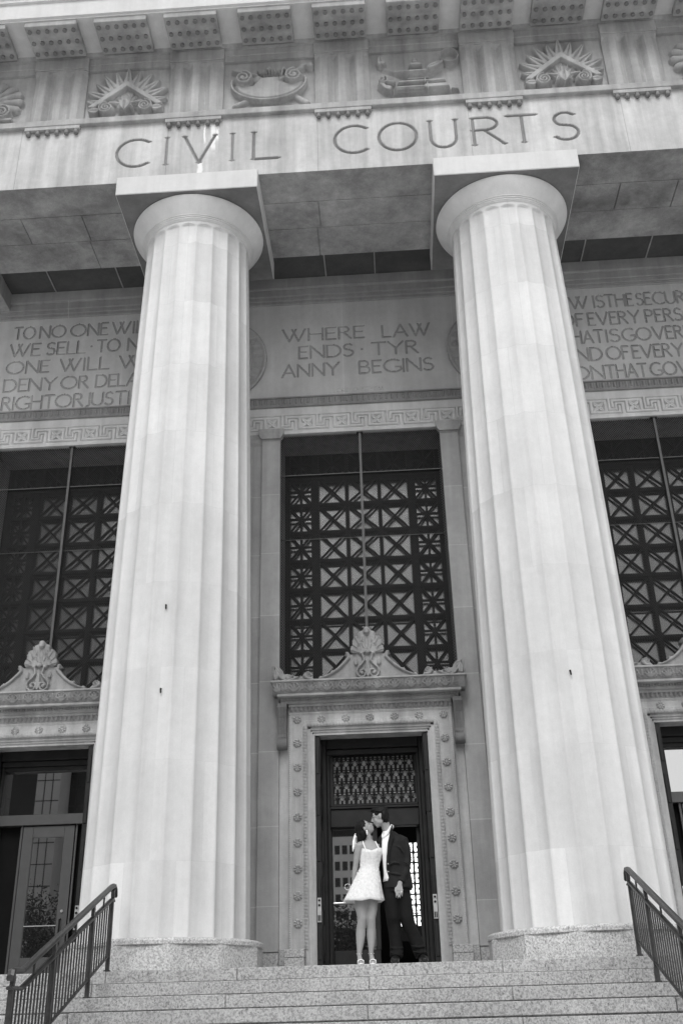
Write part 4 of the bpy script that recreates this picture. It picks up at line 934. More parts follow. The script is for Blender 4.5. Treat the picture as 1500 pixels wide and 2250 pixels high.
# ------------------------------------------------------------------ stair railings
def sz(y): return -rs * max(0, (-y - .25) / td)
def make_rail(x, label, sg):
    t = empty('stair_railing', (x, -.2, 0), label, 'railing', 'bronze stair railings')
    def A(o): o.parent = t; o.location = (-x, .2, 0); return o
    H1, H2, H3 = .945, .79, .165      # handrail, lower rail, bottom rail above the nosing line
    ya, yb, yc = -.2, -3.02, -3.30
    def rail(pts, w_, h_, name):
        b = MB(); v = []; f = []
        pf = [(-w_, -h_ * .3), (-w_ * .75, -h_), (w_ * .75, -h_), (w_, -h_ * .3), (w_ * .8, h_ * .6), (0, h_), (-w_ * .8, h_ * .6)]; n = len(pf)
        for y, z in pts: v += [(x + a, y, z + c) for a, c in pf]
        for i in range(len(pts) - 1):
            for k in range(n): f.append((i * n + k, i * n + (k + 1) % n, (i + 1) * n + (k + 1) % n, (i + 1) * n + k))
        f += [tuple(range(n))[::-1], tuple(range(n * (len(pts) - 1), n * len(pts)))]
        b.add(v, f); return A(b.obj(name, M_RAIL))
    zb_ = sz(yb)
    rail([(ya + .10, H1 - .10), (ya + .085, H1 - .03), (ya + .04, H1 + .005), (ya - .03, H1 - .005), (yb, zb_ + H1), (yb - .07, zb_ + H1 - .02), (yc, zb_ + H1 - .03), (yc - .04, zb_ + H1 - .045), (yc - .055, zb_ + H1 - .09)], .036, .026, 'handrail')
    rail([(ya + .05, H2 - .01), (ya - .02, H2), (yb, zb_ + H2 - .0), (yb - .06, zb_ + H2 - .015), (yc - .05, zb_ + H2 - .015)], .03, .018, 'lower_rail')
    b = MB(); b.prism([(ya, H3 + .016), (ya, H3 - .004), (yb, zb_ + H3 - .004), (yc, zb_ + H3 - .01), (yc, zb_ + H3 + .01), (yb, zb_ + H3 + .016)], x - .014, x + .014); A(b.obj('bottom_rail', M_RAIL))
    posts = [ya, -.95, -2.2, yc]
    def tread(y):
        k = max(0, math.ceil((-y - .25) / td)); return -rs * k
    for i, y in enumerate(posts):
        p = MB(); top = sz(y) + H2 if i < 3 else zb_ + H2 - .02
        p.box(x - .022, x + .022, y - .022, y + .022, tread(y) + .012, top, .004); p.box(x - .034, x + .034, y - .034, y + .034, tread(y) - .004, tread(y) + .016, .003)
        if 0 < i < 3: p.box(x - .018, x + .018, y - .022, y + .022, top, sz(y) + H1 - .02)
        A(p.obj('post', M_RAIL))
    # scroll ends
    for y, z, d in ((ya + .07, H1, 1), (yc - .03, zb_ + H1 - .03, -1)):
        s_ = MB(); zl = z - (H1 - H2)
        s_.prism([(y + d * .022, z - .03), (y - d * .02, z - .05), (y - d * .03, z - .09), (y - d * .028, zl + .0), (y - d * .055, zl + .0), (y - d * .075, z - .06), (y - d * .05, z - .02)], x - .02, x + .02)
        A(s_.obj('scroll_end', M_RAIL))
    # short spacers between the two rails
    for y in (-.55, -1.55, -2.75):
        A(MB().box(x - .009, x + .009, y - .009, y + .009, sz(y) + H2, sz(y) + H1 - .015).obj('spacer', M_RAIL))
    # balusters
    sg_ = [(posts[0], posts[1], 8), (posts[1], posts[2], 13), (posts[2], posts[3], 12)]
    me = None
    for a, c, n in sg_:
        for k in range(1, n):
            y = a + (c - a) * k / n; z0 = (sz(y) if y > yb else zb_) + H3; z1 = (sz(y) if y > yb else zb_) + H2 - .01
            A(MB().box(x - .0075, x + .0075, y - .0075, y + .0075, z0, z1).obj('baluster', M_RAIL))
    return t
make_rail(-3.08, 'left bronze stair railing rising to a scroll in front of the left column', -1)
make_rail(3.05, 'right bronze stair railing cut by the right edge of the photo', 1)

# ------------------------------------------------------------------ people
def fused(name, mb, m, parent, vox=.006, sm=4, sub=0):
    o = mb.obj('tmp', None); md = o.modifiers.new('r', 'REMESH'); md.mode = 'VOXEL'; md.voxel_size = vox; md.use_smooth_shade = True
    if sm: s_ = o.modifiers.new('s', 'SMOOTH'); s_.iterations = sm; s_.factor = .5
    dg = bpy.context.evaluated_depsgraph_get(); dg.update()
    me = bpy.data.meshes.new_from_object(o.evaluated_get(dg)); me.name = name; bpy.data.objects.remove(o)
    me.materials.clear(); me.materials.append(m); me.polygons.foreach_set('use_smooth', [True] * len(me.polygons))
    q = bpy.data.objects.new(name, me); COL.objects.link(q)
    if parent: q.parent = parent
    return q
def hand(b, wr, d, side, r=.0085, spread=.019, L=.085, curl=.25, toward=Vector((0, -1, 0))):
    """palm from wrist along d; side = direction across the fingers; toward = palm side for the curl"""
    wr = Vector(wr); d = Vector(d).normalized(); side = Vector(side).normalized(); tw = Vector(toward).normalized()
    pc = wr + d * .045
    b.tube([wr - d * .02, wr + d * .02, wr + d * .055, wr + d * .085], [(.021, .026), (.032, .018), (.040, .015), (.038, .013)] if abs(side.x) > .5 else [(.024, .022)] * 4, 10)
    for i, (o_, l) in enumerate(((-1.5, .88), (-.5, 1.0), (.5, .96), (1.5, .76))):
        k = wr + d * .080 + side * (o_ * spread); m1 = k + d * (L * l * .45) + tw * (curl * .012); m2 = m1 + d * (L * l * .32) + tw * (curl * .035); m3 = m2 + d * (L * l * .22) + tw * (curl * .05)
        b.tube([k - d * .01, m1, m2, m3], [r * 1.1, r, r * .9, r * .7], 8)
    th = wr + d * .02 - side * .03; b.tube([th + side * .01, th + d * .035 - side * .018, th + d * .068 - side * .020, th + d * .085 - side * .012], [.012, .011, .010, .007], 8)

# --- woman in the white lace dress: joints measured in the photo, Y near the step edge
wx = .0; WY = 0.03
woman = empty('person', (-.08, WY, 0), 'woman in a short white lace dress and white heels, head tilted back to kiss', 'person')
def AW(o): o.parent = woman; o.location = (.08, -WY, 0); return o
def limb(b, pts, r, n=12): b.tube([(p[0], p[1] + WY, p[2]) for p in pts], r, n)
b = MB()
# legs
limb(b, [(-.085, .02, .93), (-.105, .01, .78), (-.110, .0, .62), (-.100, -.01, .50), (-.122, .015, .40), (-.128, .02, .33), (-.138, .01, .22), (-.147, .0, .145), (-.150, .0, .105)], [.095, .086, .073, .055, .056, .058, .043, .030, .030], 14)
limb(b, [(.035, .05, .93), (.020, .04, .78), (.012, .03, .62), (.002, .01, .50), (.000, .035, .40), (-.004, .04, .33), (-.006, .03, .22), (-.010, .02, .145), (-.010, .02, .105)], [.095, .084, .071, .054, .054, .056, .042, .029, .029], 14)
for cx_, cy_ in ((-.150, .0), (-.010, .02)):
    b.tube([(cx_ - .006, cy_ + WY + .045, .105), (cx_, cy_ + WY + .01, .10), (cx_ + .012, cy_ + WY - .06, .055), (cx_ + .02, cy_ + WY - .115, .028), (cx_ + .022, cy_ + WY - .150, .020)], [(.022, .024), (.027, .028), (.030, .020), (.034, .013), (.024, .010)], 10)
    for k in range(5): b.ball((cx_ + .022 + (k - 2) * .0115, cy_ + WY - .158 + .006 * abs(k - 1), .018), (.0065, .012, .007), n=8)
# torso
b.loft([(-.03, WY + .03, .86, .165, .115), (-.03, WY + .03, .95, .155, .11), (-.01, WY + .03, 1.02, .125, .092), (.003, WY + .03, 1.09, .108, .082), (.012, WY + .03, 1.17, .118, .086), (.035, WY + .02, 1.25, .122, .098), (.030, WY + .03, 1.31, .120, .088), (.012, WY + .04, 1.355, .118, .066), (.004, WY + .045, 1.385, .085, .050), (.012, WY + .045, 1.41, .050, .042)], 24)
b.ball((.078, WY - .028, 1.22), (.038, .040, .040)); b.ball((-.005, WY - .026, 1.215), (.038, .040, .040))
# neck and head, tilted back
b.tube([(.008, WY + .045, 1.375), (.006, WY + .04, 1.43), (-.008, WY + .035, 1.485), (-.03, WY + .035, 1.53)], [.050, .041, .040, .045], 12)
HC = Vector((-.032, WY + .03, 1.555)); tilt = Euler((0, R(-38), 0)).to_matrix()      # head frame: +x face, +z crown; leaning back
def hp(x, y, z): return HC + tilt @ Vector((x, y, z))
b.ball(hp(-.012, 0, .022), (.088, .070, .088), (0, R(-38), 0)); b.ball(hp(.032, 0, -.030), (.052, .050, .066), (0, R(-38), 0))
b.tube([hp(.02, 0, -.055), hp(.065, 0, -.072), hp(.074, 0, -.076)], [(.045, .025), (.028, .018), (.017, .013)], 10)   # jaw to chin
b.tube([hp(.072, 0, .018), hp(.090, 0, -.004), hp(.103, 0, -.020), hp(.086, 0, -.028)], [.010, .011, .012, .010], 8)      # nose
b.ball(hp(.080, 0, -.043), (.014, .020, .007), (0, R(-38), 0)); b.ball(hp(.077, 0, -.054), (.013, .018, .008), (0, R(-38), 0))  # lips
for sy in (-1, 1):
    b.ball(hp(.060, sy * .030, .010), (.020, .017, .010), (0, R(-38), 0)); b.ball(hp(.050, sy * .030, -.026), (.022, .020, .026))
    b.ball(hp(-.012, sy * .074, -.012), (.015, .008, .026), (0, R(-38), R(0)))
# her right arm, bare, hanging behind her hip; left arm round him
limb(b, [(-.070, .035, 1.370), (-.112, .03, 1.345), (-.135, .03, 1.27), (-.152, .04, 1.18), (-.165, .05, 1.115), (-.182, .055, 1.03), (-.192, .06, .955)], [.045, .052, .046, .040, .034, .031, .023], 12)
hand(b, (-.193, WY + .06, .955), (.08, .02, -1), (.2, -1, 0), curl=.5, toward=(1, 0, 0))
limb(b, [(.100, .05, 1.350), (.125, .07, 1.32), (.155, .14, 1.24), (.19, .18, 1.16), (.25, .20, 1.20), (.30, .20, 1.24)], [.042, .046, .040, .034, .028, .022], 12)
hand(b, (.30, WY + .20, 1.24), (.9, .1, .3), (0, 0, 1), curl=.5, toward=(0, -1, 0))
body = AW(fused('body', b, M_SKIN, None, .0055, 5))
# closed eyes and brows
for sy in (-1, 1):
    e = MB(); e.tube([hp(.078, sy * .018, .006), hp(.079, sy * .030, .001), hp(.068, sy * .043, .005)], .0024, 6); e.tube([hp(.084, sy * .014, .030), hp(.081, sy * .032, .034), hp(.066, sy * .048, .028)], .0035, 6); AW(e.obj('eye', M_HAIR))
# hair: pulled back into a low knot
h = MB()
h.ball(hp(-.026, 0, .036), (.092, .078, .086), (0, R(-38), 0)); h.ball(hp(-.062, 0, -.02), (.062, .068, .085), (0, R(-38), 0))
h.tube([hp(-.055, 0, -.06), (-.098, WY + .04, 1.455), (-.092, WY + .045, 1.42), (-.070, WY + .05, 1.395)], [.058, .055, .048, .028], 12)
for k in range(7): a = R(-80 + k * 26); h.tube([hp(.045 - .03 * abs(math.sin(a)), .052 * math.sin(a), .082), hp(-.03, .075 * math.sin(a), .10 * (1 - .4 * abs(math.sin(a)))), hp(-.095, .05 * math.sin(a), .0)], [.010, .013, .012], 6)
hair = AW(fused('hair', h, M_HAIR, None, .006, 2))
r_ = MB()
for pts in ([(-.155, .03, 1.50), (-.165, .02, 1.46), (-.178, .015, 1.40), (-.186, .01, 1.33), (-.192, .01, 1.28)], [(-.155, .045, 1.49), (-.160, .04, 1.44), (-.165, .035, 1.38), (-.175, .03, 1.31)]):
    r_.tube([(p[0], p[1] + WY, p[2]) for p in pts], [(.005, .004), (.011, .004), (.015, .004), (.012, .004), (.006, .003)][:len(pts)], 8)
r_.ball((-.155, WY + .03, 1.455), (.014, .012, .016)); AW(r_.obj('hair_ribbon', M_WHITE, smooth=True))
er = MB(); p0 = hp(-.004, -.080, -.038); er.tube([p0, p0 + Vector((.002, -.004, -.03)), p0 + Vector((.004, -.004, -.065))], [.006, .010, .005], 8); er.ball(p0 + Vector((.003, -.004, -.035)), (.008, .006, .016)); AW(er.obj('earring', M_WHITE, smooth=True))
# dress: fitted bodice and flared skirt with a wavy hem
def ring(cx_, cy_, z, rx, ry, amp=0, n=96, wav=0):
    o_ = []
    for k in range(n):
        a = 2 * math.pi * k / n; f_ = 1 + amp * (math.sin(7 * a + .6) + .5 * math.sin(12 * a + 2) + .35 * math.sin(19 * a)); o_.append((cx_ + rx * f_ * math.cos(a), cy_ + ry * f_ * math.sin(a), z + wav * math.sin(5 * a + 1) + wav * .6 * math.sin(9 * a)))
    return o_
rr = []
cyd = WY + .03
secs = [(.038, 1.285, .126, .103), (.036, 1.245, .131, .113), (.022, 1.19, .128, .099), (.010, 1.135, .120, .091), (.004, 1.085, .117, .089), (-.002, 1.06, .124, .096), (-.018, 1.00, .146, .114), (-.034, .93, .170, .134), (-.050, .86, .193, .156), (-.064, .79, .217, .178), (-.076, .735, .238, .194), (-.080, .705, .248, .200), (-.080, .700, .240, .192), (-.07, .74, .215, .175), (-.05, .84, .17, .14)]
n = 96; V = []
for i, (cx_, z, rx, ry) in enumerate(secs):
    u = max(0, (1.05 - z) / .35); top = max(0, (z - 1.2) / .06)
    rg = ring(cx_, cyd, z, rx, ry, .022 * u, n, .006 * u ** 2)
    if i < 2:
        rg2 = []
        for (x, y, zz) in rg:
            a = math.atan2(y - cyd, x - cx_); lift = .045 * max(0, math.cos(a * 2 + math.pi)) * 0
            fr_ = max(0, -math.sin(a)); side = abs(math.cos(a)); zz += (.028 * side - .012 * (1 - side)) if i == 0 else .012 * side
            if fr_ > .3: d_ = min(abs(x - (.078 + .02)), abs(x + .005)); y -= .02 * math.exp(-(d_ / .04) ** 2)
            rg2.append((x, y, zz))
        rg = rg2
    V += rg
Fq = []
for i in range(len(secs) - 1):
    for k in range(n): Fq.append((i * n + k, i * n + (k + 1) % n, (i + 1) * n + (k + 1) % n, (i + 1) * n + k))
d = MB().add(V, Fq); dr = AW(d.obj('dress', M_LACE, smooth=True))
so = dr.modifiers.new('t', 'SOLIDIFY'); so.thickness = .004
# raised lace flowers on the dress
lf = MB(); bf = [(secs[i], secs[i + 1]) for i in range(2, 10)]
zz_ = [q[1] for q in secs]
for k in range(170):
    zr = rng.uniform(.72, 1.27); i = max(j for j in range(11) if zz_[j] >= zr); A_, B_ = secs[i], secs[i + 1]; u = (A_[1] - zr) / (A_[1] - B_[1]); a = rng.uniform(math.pi * 1.02, math.pi * 1.98)
    cx_, z, rx, ry = [A_[j] + (B_[j] - A_[j]) * u for j in range(4)]; uu = max(0, (1.05 - z) / .35)
    f_ = 1 + .022 * uu * (math.sin(7 * a + .6) + .5 * math.sin(12 * a + 2) + .35 * math.sin(19 * a))
    p_ = Vector((cx_ + rx * f_ * math.cos(a), cyd + ry * f_ * math.sin(a), z)); s_ = rng.uniform(.004, .008)
    for q in range(5): qa = q * 1.2566 + rng.random(); lf.ball(p_ + Vector((math.cos(qa) * s_ * math.sin(-a), .001, math.sin(qa) * s_)), (s_ * .55, .003, s_ * .55), n=6)
o = lf.obj('lace_flower', M_WHITE, dr, True); tag(o, kind='stuff')
st_ = MB()
st_.tube([(-.020, WY - .066, 1.27), (-.040, WY - .050, 1.31), (-.062, WY - .010, 1.375), (-.070, WY + .03, 1.413), (-.075, WY + .09, 1.37), (-.06, WY + .12, 1.30)], .007, 8)
st_.tube([(.135, WY - .045, 1.255), (.128, WY - .040, 1.30), (.105, WY - .01, 1.355), (.090, WY + .035, 1.395), (.09, WY + .10, 1.36)], .007, 8)
AW(st_.obj('strap', M_WHITE, smooth=True))
for cx_, cy_ in ((-.150, .0), (-.010, .02)):
    s_ = MB(); y = cy_ + WY
    s_.tube([(cx_ - .008, y + .052, .088), (cx_ - .004, y + .048, .045), (cx_ - .004, y + .046, .0)], [.012, .007, .006], 8)
    s_.tube([(cx_ - .006, y + .06, .082), (cx_, y + .0, .070), (cx_ + .012, y - .065, .028), (cx_ + .02, y - .12, .010), (cx_ + .022, y - .165, .008)], [(.022, .006), (.022, .006), (.028, .006), (.036, .008), (.028, .008)], 10)
    s_.tube([(cx_ - .016, y - .115, .012), (cx_ - .012, y - .115, .045), (cx_ + .02, y - .118, .056), (cx_ + .052, y - .115, .045), (cx_ + .056, y - .115, .012)], .007, 6)
    s_.tube([(cx_ - .032, y + .01, .125), (cx_, y - .032, .12), (cx_ + .032, y + .01, .125), (cx_, y + .038, .135), (cx_ - .032, y + .01, .125)], .004, 6)
    s_.tube([(cx_ - .006, y + .058, .082), (cx_ - .028, y + .03, .125)], .004, 6)
    AW(s_.obj('shoe', M_WHITE, smooth=True))

# --- man in the dark suit
MY = .10
man = empty('person', (.34, MY, 0), 'man in a dark suit and open white shirt bending down to kiss the woman', 'person')
def AM(o): o.parent = man; o.location = (-.34, -MY, 0); return o
def lim(b, pts, r, n=12): b.tube([(p[0], p[1] + MY, p[2]) for p in pts], r, n)
b = MB()
HM = Vector((.158, MY - .06, 1.685)); tm = Euler((0, R(14), R(180))).to_matrix(); eM = (0, R(-14), 0)
tm = Matrix.Rotation(R(-12), 3, 'Y') @ Matrix.Rotation(R(172), 3, 'Z')
def mp(x, y, z): return HM + tm @ Vector((x, y, z))
rotm = tm.to_euler()
b.ball(mp(-.010, 0, .022), (.096, .076, .092), rotm, 20); b.ball(mp(.036, 0, -.035), (.054, .055, .074), rotm, 16)
b.tube([mp(-.01, 0, -.06), mp(.045, 0, -.092), mp(.074, 0, -.103)], [(.058, .03), (.042, .024), (.022, .018)], 12)
b.tube([mp(.084, 0, .022), mp(.098, 0, -.004), mp(.114, 0, -.024), mp(.092, 0, -.034)], [.011, .012, .013, .011], 8)
b.ball(mp(.086, 0, -.055), (.013, .024, .007), rotm); b.ball(mp(.083, 0, -.068), (.013, .022, .008), rotm)
b.ball(mp(.075, 0, .040), (.022, .050, .011), rotm)
for sy in (-1, 1):
    b.ball(mp(.066, sy * .033, .012), (.020, .018, .012), rotm); b.ball(mp(.050, sy * .034, -.036), (.022, .022, .034), rotm); b.ball(mp(.010, sy * .042, -.060), (.040, .018, .030), rotm); b.ball(mp(-.012, sy * .080, -.010), (.014, .008, .027), rotm)
b.tube([(.205, MY - .04, 1.625), (.225, MY - .02, 1.57), (.243, MY, 1.51), (.250, MY + .01, 1.44)], [.058, .056, .058, .07], 14)
b.loft([(.335, MY + .03, .86, .165, .125), (.33, MY + .03, 1.0, .155, .115), (.315, MY + .03, 1.15, .16, .115), (.295, MY + .03, 1.30, .175, .118), (.285, MY + .03, 1.40, .17, .10), (.27, MY + .02, 1.46, .12, .075), (.255, MY + .01, 1.50, .065, .06)], 24)
lim(b, [(.27, .03, .90), (.262, .02, .70), (.265, .0, .46), (.275, .02, .28), (.285, .02, .11)], [.085, .08, .055, .052, .038]); lim(b, [(.40, .05, .90), (.41, .04, .70), (.44, .02, .46), (.51, .04, .28), (.575, .03, .11)], [.085, .08, .055, .052, .038])
for fx, dx in ((.28, -.02), (.575, .02)): b.tube([(fx, MY + .05, .07), (fx + dx * .5, MY - .05, .05), (fx + dx, MY - .16, .03)], [.024, .024, .016], 10)
lim(b, [(.385, .02, 1.42), (.430, .01, 1.36), (.445, .0, 1.18), (.420, -.05, 1.02), (.366, -.10, .885)], [.05, .05, .042, .036, .028])
hand(b, (.364, MY - .105, .890), (-.10, -.05, -1), (1, -.1, 0), r=.0092, spread=.0238, L=.095, curl=.25, toward=(0, 1, 0))
lim(b, [(.17, .05, 1.42), (.12, .10, 1.30), (.06, .16, 1.15), (.02, .17, 1.10)], [.05, .045, .04, .03])
hand(b, (.02, MY + .16, 1.10), (-1, -.1, .05), (0, 0, -1), curl=.6, toward=(0, -1, 0))
AM(fused('body', b, M_SKINM, None, .0055, 5))
for sy in (-1, 1):
    e = MB(); e.tube([mp(.084, sy * .020, .009), mp(.085, sy * .034, .005), mp(.073, sy * .048, .009)], .0028, 6); e.tube([mp(.096, sy * .016, .038), mp(.092, sy * .036, .044), mp(.074, sy * .054, .036)], .005, 6); AM(e.obj('eye', M_HAIR))
h = MB(); h.ball(mp(-.020, 0, .062), (.098, .078, .070), rotm, 20); h.ball(mp(-.050, 0, .010), (.066, .078, .085), rotm, 16); h.ball(mp(-.062, 0, -.035), (.045, .066, .06), rotm, 16)
h.ball(mp(.048, 0, .094), (.052, .060, .030), rotm); h.ball(mp(.070, -.01, .098), (.036, .042, .020), rotm)
h.tube([mp(.030, -.064, .075), mp(-.01, -.072, .06), mp(-.05, -.070, .04)], [.018, .022, .02], 8); h.tube([mp(.030, .064, .075), mp(-.01, .072, .06), mp(-.05, .070, .04)], [.018, .022, .02], 8)
for sy in (-1, 1): h.ball(mp(.004, sy * .052, .040), (.050, .026, .045), rotm); h.ball(mp(-.040, sy * .050, -.010), (.030, .026, .05), rotm)
for k in range(110): a = rng.uniform(-1, 1); x_ = rng.uniform(-.08, .08); h.tube([mp(x_, .06 * a, .115 - .25 * a * a * .1 - abs(x_) * .25), mp(x_ + .018, .062 * a, .130 - .03 * a * a - abs(x_) * .25)], [.005, .002], 5)
AM(fused('hair', h, M_HAIR, None, .0035, 1))
# jacket
b = MB()
TS = [(.345, .845, .178, .145), (.345, .90, .176, .142), (.335, 1.00, .170, .135), (.325, 1.10, .168, .130), (.312, 1.22, .180, .134), (.300, 1.32, .192, .136), (.292, 1.39, .190, .124), (.280, 1.445, .160, .100), (.268, 1.485, .105, .085), (.258, 1.515, .078, .072)]
b.loft([(cx_, MY + .03, z, rx, ry) for cx_, z, rx, ry in TS], 32)
lim(b, [(.370, .03, 1.425), (.425, .02, 1.395), (.452, .01, 1.30), (.462, .0, 1.18), (.440, -.05, 1.03), (.382, -.095, .905)], [(.062, .07), (.072, .074), (.066, .068), (.060, .060), (.054, .054), (.046, .044)], 16)
lim(b, [(.19, .05, 1.42), (.125, .09, 1.35), (.09, .14, 1.22), (.05, .16, 1.14)], [(.06, .065), (.062, .062), (.055, .055), (.045, .045)], 14)
for pts in (((.495, 1.13), (.455, 1.12), (.42, 1.135)), ((.235, 1.10), (.30, 1.13), (.38, 1.12)), ((.235, 1.02), (.31, 1.00), (.40, .98)), ((.33, 1.33), (.39, 1.30), (.43, 1.24))):
    b.tube([(x, MY - (.100 if z > 1.15 else .112), z) for x, z in pts], [.008, .013, .008], 8)
jk = AM(fused('jacket', b, M_SUIT, None, .006, 3))
def front(x, z, off):
    for i in range(len(TS) - 1):
        if TS[i][1] <= z <= TS[i + 1][1]:
            u = (z - TS[i][1]) / (TS[i + 1][1] - TS[i][1]); cx_, rx, ry = [TS[i][j] + (TS[i + 1][j] - TS[i][j]) * u for j in (0, 2, 3)]; break
    else: cx_, _, rx, ry = TS[-1] if z > 1 else TS[0]
    q = max(0, 1 - ((x - cx_) / rx) ** 2); return MY + .03 - ry * math.sqrt(q) - off
def sheet(rows, off, m, name, th=.006):
    v = []; f = []; n = 7
    for z, xa, xb in rows:
        for k in range(n): x = xa + (xb - xa) * k / (n - 1); v.append((x, front(x, z, off), z))
    for i in range(len(rows) - 1):
        for k in range(n - 1): f.append((i * n + k, i * n + k + 1, (i + 1) * n + k + 1, (i + 1) * n + k))
    o = MB().add(v, f).obj(name, m, smooth=True); md = o.modifiers.new('t', 'SOLIDIFY'); md.thickness = th; md.offset = 0; return AM(o)
sh = sheet([(.925, .160, .218), (.96, .172, .232), (1.00, .178, .222), (1.06, .176, .208), (1.13, .172, .210), (1.22, .168, .222), (1.30, .165, .238), (1.38, .170, .258), (1.44, .178, .275), (1.48, .190, .290)], .004, M_WHITE, 'shirt', .008)
c = MB()
c.prism([(.182, 1.500), (.196, 1.432), (.222, 1.450), (.262, 1.490), (.296, 1.572), (.276, 1.568), (.236, 1.512)], MY - .085, MY - .050, 'y')
c.prism([(.182, 1.500), (.168, 1.452), (.176, 1.418), (.192, 1.440), (.198, 1.488)], MY - .085, MY - .055, 'y')
c.tube([(.296, MY - .05, 1.572), (.312, MY + .0, 1.572), (.305, MY + .05, 1.565)], [(.012, .02)] * 3, 8)
o = c.obj('collar', M_WHITE, sh)
lp = MB()
lp.prism([(.216, 1.03), (.236, 1.12), (.262, 1.28), (.315, 1.42), (.325, 1.47), (.300, 1.46), (.294, 1.495), (.312, 1.565), (.300, 1.575), (.280, 1.52), (.262, 1.44), (.240, 1.36), (.224, 1.22), (.212, 1.10)], MY - .122, MY - .108, 'y')
AM(lp.obj('lapel', M_SUIT))
bt = MB()
for z in (1.115, 1.025): bt.tube([(.232, MY - .128, z), (.232, MY - .120, z)], .007, 10)
AM(bt.obj('jacket_button', M_STEEL))
# trousers
b = MB()
b.loft([(.325, MY + .03, .80, .155, .125), (.325, MY + .03, .88, .155, .125), (.322, MY + .03, .955, .152, .118)], 24)
lim(b, [(.262, .02, .86), (.250, .01, .72), (.262, -.01, .50), (.268, .01, .44), (.282, .02, .30), (.290, .01, .16), (.282, -.01, .08)], [.088, .092, .080, .078, .076, .078, .078], 16)
lim(b, [(.395, .04, .86), (.400, .03, .72), (.432, .0, .50), (.445, .01, .44), (.505, .03, .30), (.555, .03, .16), (.580, .01, .08)], [.090, .094, .084, .082, .078, .078, .076], 16)
for lx, z_, s in ((.285, .12, .083), (.290, .17, .081), (.562, .12, .083), (.548, .18, .081)): b.tube([(lx - .08, MY - .05, z_ + .012), (lx, MY - .068, z_ - .004), (lx + .08, MY - .03, z_ + .006)], .012, 6)
AM(fused('trousers', b, M_TROU, None, .007, 3))
for fx, dx in ((.278, -.02), (.585, .03)):
    s_ = MB(); s_.tube([(fx - dx * .2, MY + .075, .045), (fx, MY + .02, .06), (fx + dx * .5, MY - .07, .052), (fx + dx, MY - .15, .038), (fx + dx * 1.1, MY - .185, .028)], [(.034, .042), (.042, .055), (.045, .045), (.046, .034), (.026, .022)], 14)
    s_.box(fx - .042, fx + .042 + dx * .3, MY - .10, MY + .09, 0, .018, .004); AM(fused('shoe', s_, M_SHOE, None, .006, 2))
rg_ = MB(); rg_.tube([(.377, MY - .118, .787), (.386, MY - .118, .787)], .0125, 12); AM(rg_.obj('ring', M_STEEL))

# ------------------------------------------------------------------ the street behind the camera (seen mirrored in the glass)
def building(name, x0, x1, y, z1, m, label, fh=3.6, ww=1.7, wh=1.7, step=2.9, z0=-2.1, dpt=25):
    t = empty(name, ((x0 + x1) / 2, y, z0), label, 'building'); o = MB().box(x0, x1, y - dpt, y, z0, z1).obj('walls', m, t); o.location = (-(x0 + x1) / 2, -y, -z0)
    b = MB(); z = z0 + 4.5
    while z + wh < z1 - .8:
        x = x0 + 1
        while x + ww < x1 - .5: b.box(x, x + ww, y - .05, y + .02, z, z + wh); x += step
        z += fh
    o = b.obj('window', M_OFWIN, t); o.location = (-(x0 + x1) / 2, -y, -z0); tag(o, kind='stuff'); return t
building('office_building', -42, 20, -235, 40, M_OFFICE, 'pale office building reflected in the glass of the central door', 3.72, 1.25, 2.1, 1.82)
t = empty('added_dark_tower', (-20, -285, -2.1), 'dark tower added to blacken the reflection above the pale office building', 'building')
o = MB().box(-90, 40, -310, -285, -2.1, 66).obj('walls', M_TOWER, t); o.location = (20, 285, 2.1)  # unseen block added so the door glass mirrors black instead of sky
t = empty('glass_tower', (-125, -200, -2.1), 'tall dark tower reflected in the left windows', 'building')
o = MB().box(-190, -74, -230, -200, -2.1, 150).obj('walls', M_TOWER, t); o.location = (125, 200, 2.1)
t = empty('pale_tower', (-70, -180, -2.1), 'slim pale tower reflected in the left transom', 'building')
b = MB(); b.box(-71.2, -66.4, -190, -180, -2.1, 60)
o = b.obj('walls', M_TOWER2, t); o.location = (70, 180, 2.1)
b = MB()
for z in range(4, 60, 4): b.box(-71.1, -66.5, -180, -179.9, z, z + .16)
for x in (-69.6, -68): b.box(x, x + .12, -180, -179.88, -2, 60)
o = b.obj('panel_joint', M_TOWER, t); o.location = (70, 180, 2.1)
t = empty('dark_office', (-56, -190, -2.1), 'dark gridded office block reflected right of the pale tower', 'building')
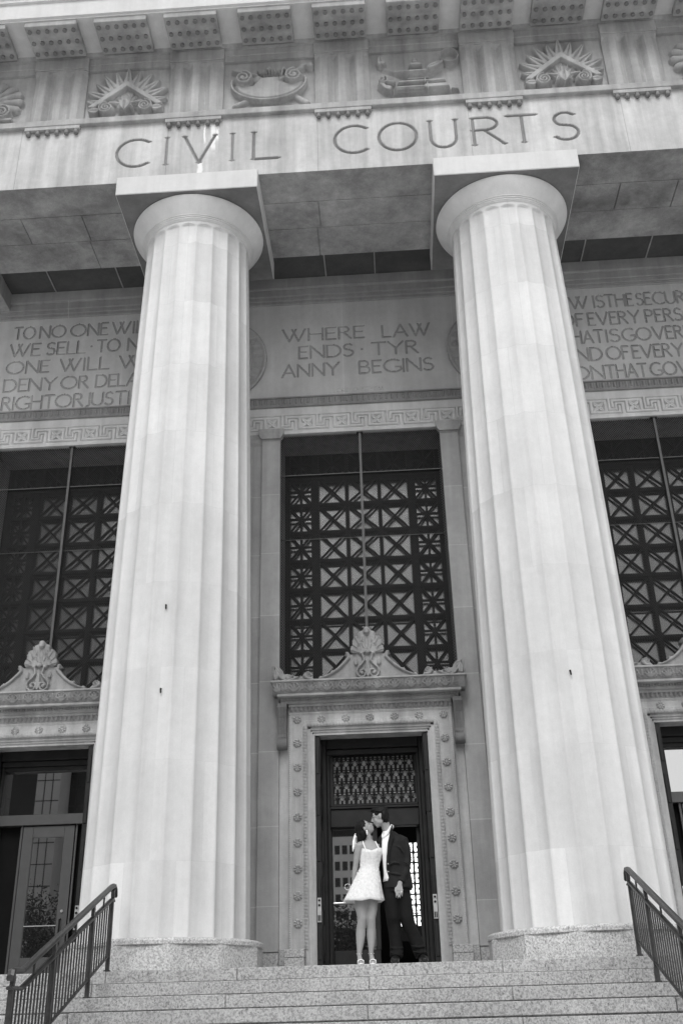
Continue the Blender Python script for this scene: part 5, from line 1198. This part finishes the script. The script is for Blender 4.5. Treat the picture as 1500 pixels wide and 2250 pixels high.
o = MB().box(-66.3, -48, -205, -186, -2.1, 62).obj('walls', M_TOWER, t); o.location = (56, 190, 2.1)
b = MB()
for z in range(4, 60, 4): b.box(-66.2, -48.1, -186, -185.9, z, z + .2)
for x in range(-65, -48, 2): b.box(x, x + .15, -186, -185.9, -2, 60)
o = b.obj('mullion_grid', M_RAIL, t); o.location = (56, 190, 2.1)
def tree(x, y, h_, r_, label):
    t = empty('street_tree', (x, y, -2.1), label, 'tree', 'trees across the street')
    tr = MB(); tr.tube([(0, 0, 0), (.05, 0, h_ * .3), (.15, .1, h_ * .6), (.1, .1, h_ * .85)], [.22, .17, .11, .04], 8)
    for k in range(7): a = k * 2.4; tr.tube([(.08, .05, h_ * (.3 + .06 * k)), (r_ * .6 * math.cos(a), r_ * .6 * math.sin(a), h_ * (.45 + .06 * k))], [.08, .02], 6)
    tr.obj('trunk', M_BARK, t)
    n = 5200; cl = rng.normal(0, 1, (26, 3)); cl /= np.linalg.norm(cl, axis=1)[:, None]; cl *= rng.uniform(.35, .85, (26, 1)) * r_; cl[:, 2] *= 1.15; cl[:, 2] += h_ * .66
    c = cl[rng.integers(0, 26, n)] + rng.normal(0, r_ * .17, (n, 3)); V = np.zeros((n, 4, 3)); 
    a = rng.normal(0, 1, (n, 3)); a /= np.linalg.norm(a, axis=1)[:, None]; bb = np.cross(a, rng.normal(0, 1, (n, 3))); bb /= np.linalg.norm(bb, axis=1)[:, None]; s_ = rng.uniform(.07, .15, (n, 1))
    V[:, 0] = c - a * s_; V[:, 1] = c + bb * s_ * .5; V[:, 2] = c + a * s_; V[:, 3] = c - bb * s_ * .5
    link('crown', np_mesh('crown', V.reshape(-1, 3), np.arange(n * 4).reshape(n, 4)), M_LEAF, t)
tree(-20.8, -40, 9.0, 3.0, 'leafy street tree reflected low in the left glazed door')
tree(-2.7, -40, 7.2, 2.6, 'smaller leafy tree reflected behind the woman in the left door leaf')
tree(-34, -50, 9, 3.5, 'broad leafy tree farther left across the street')
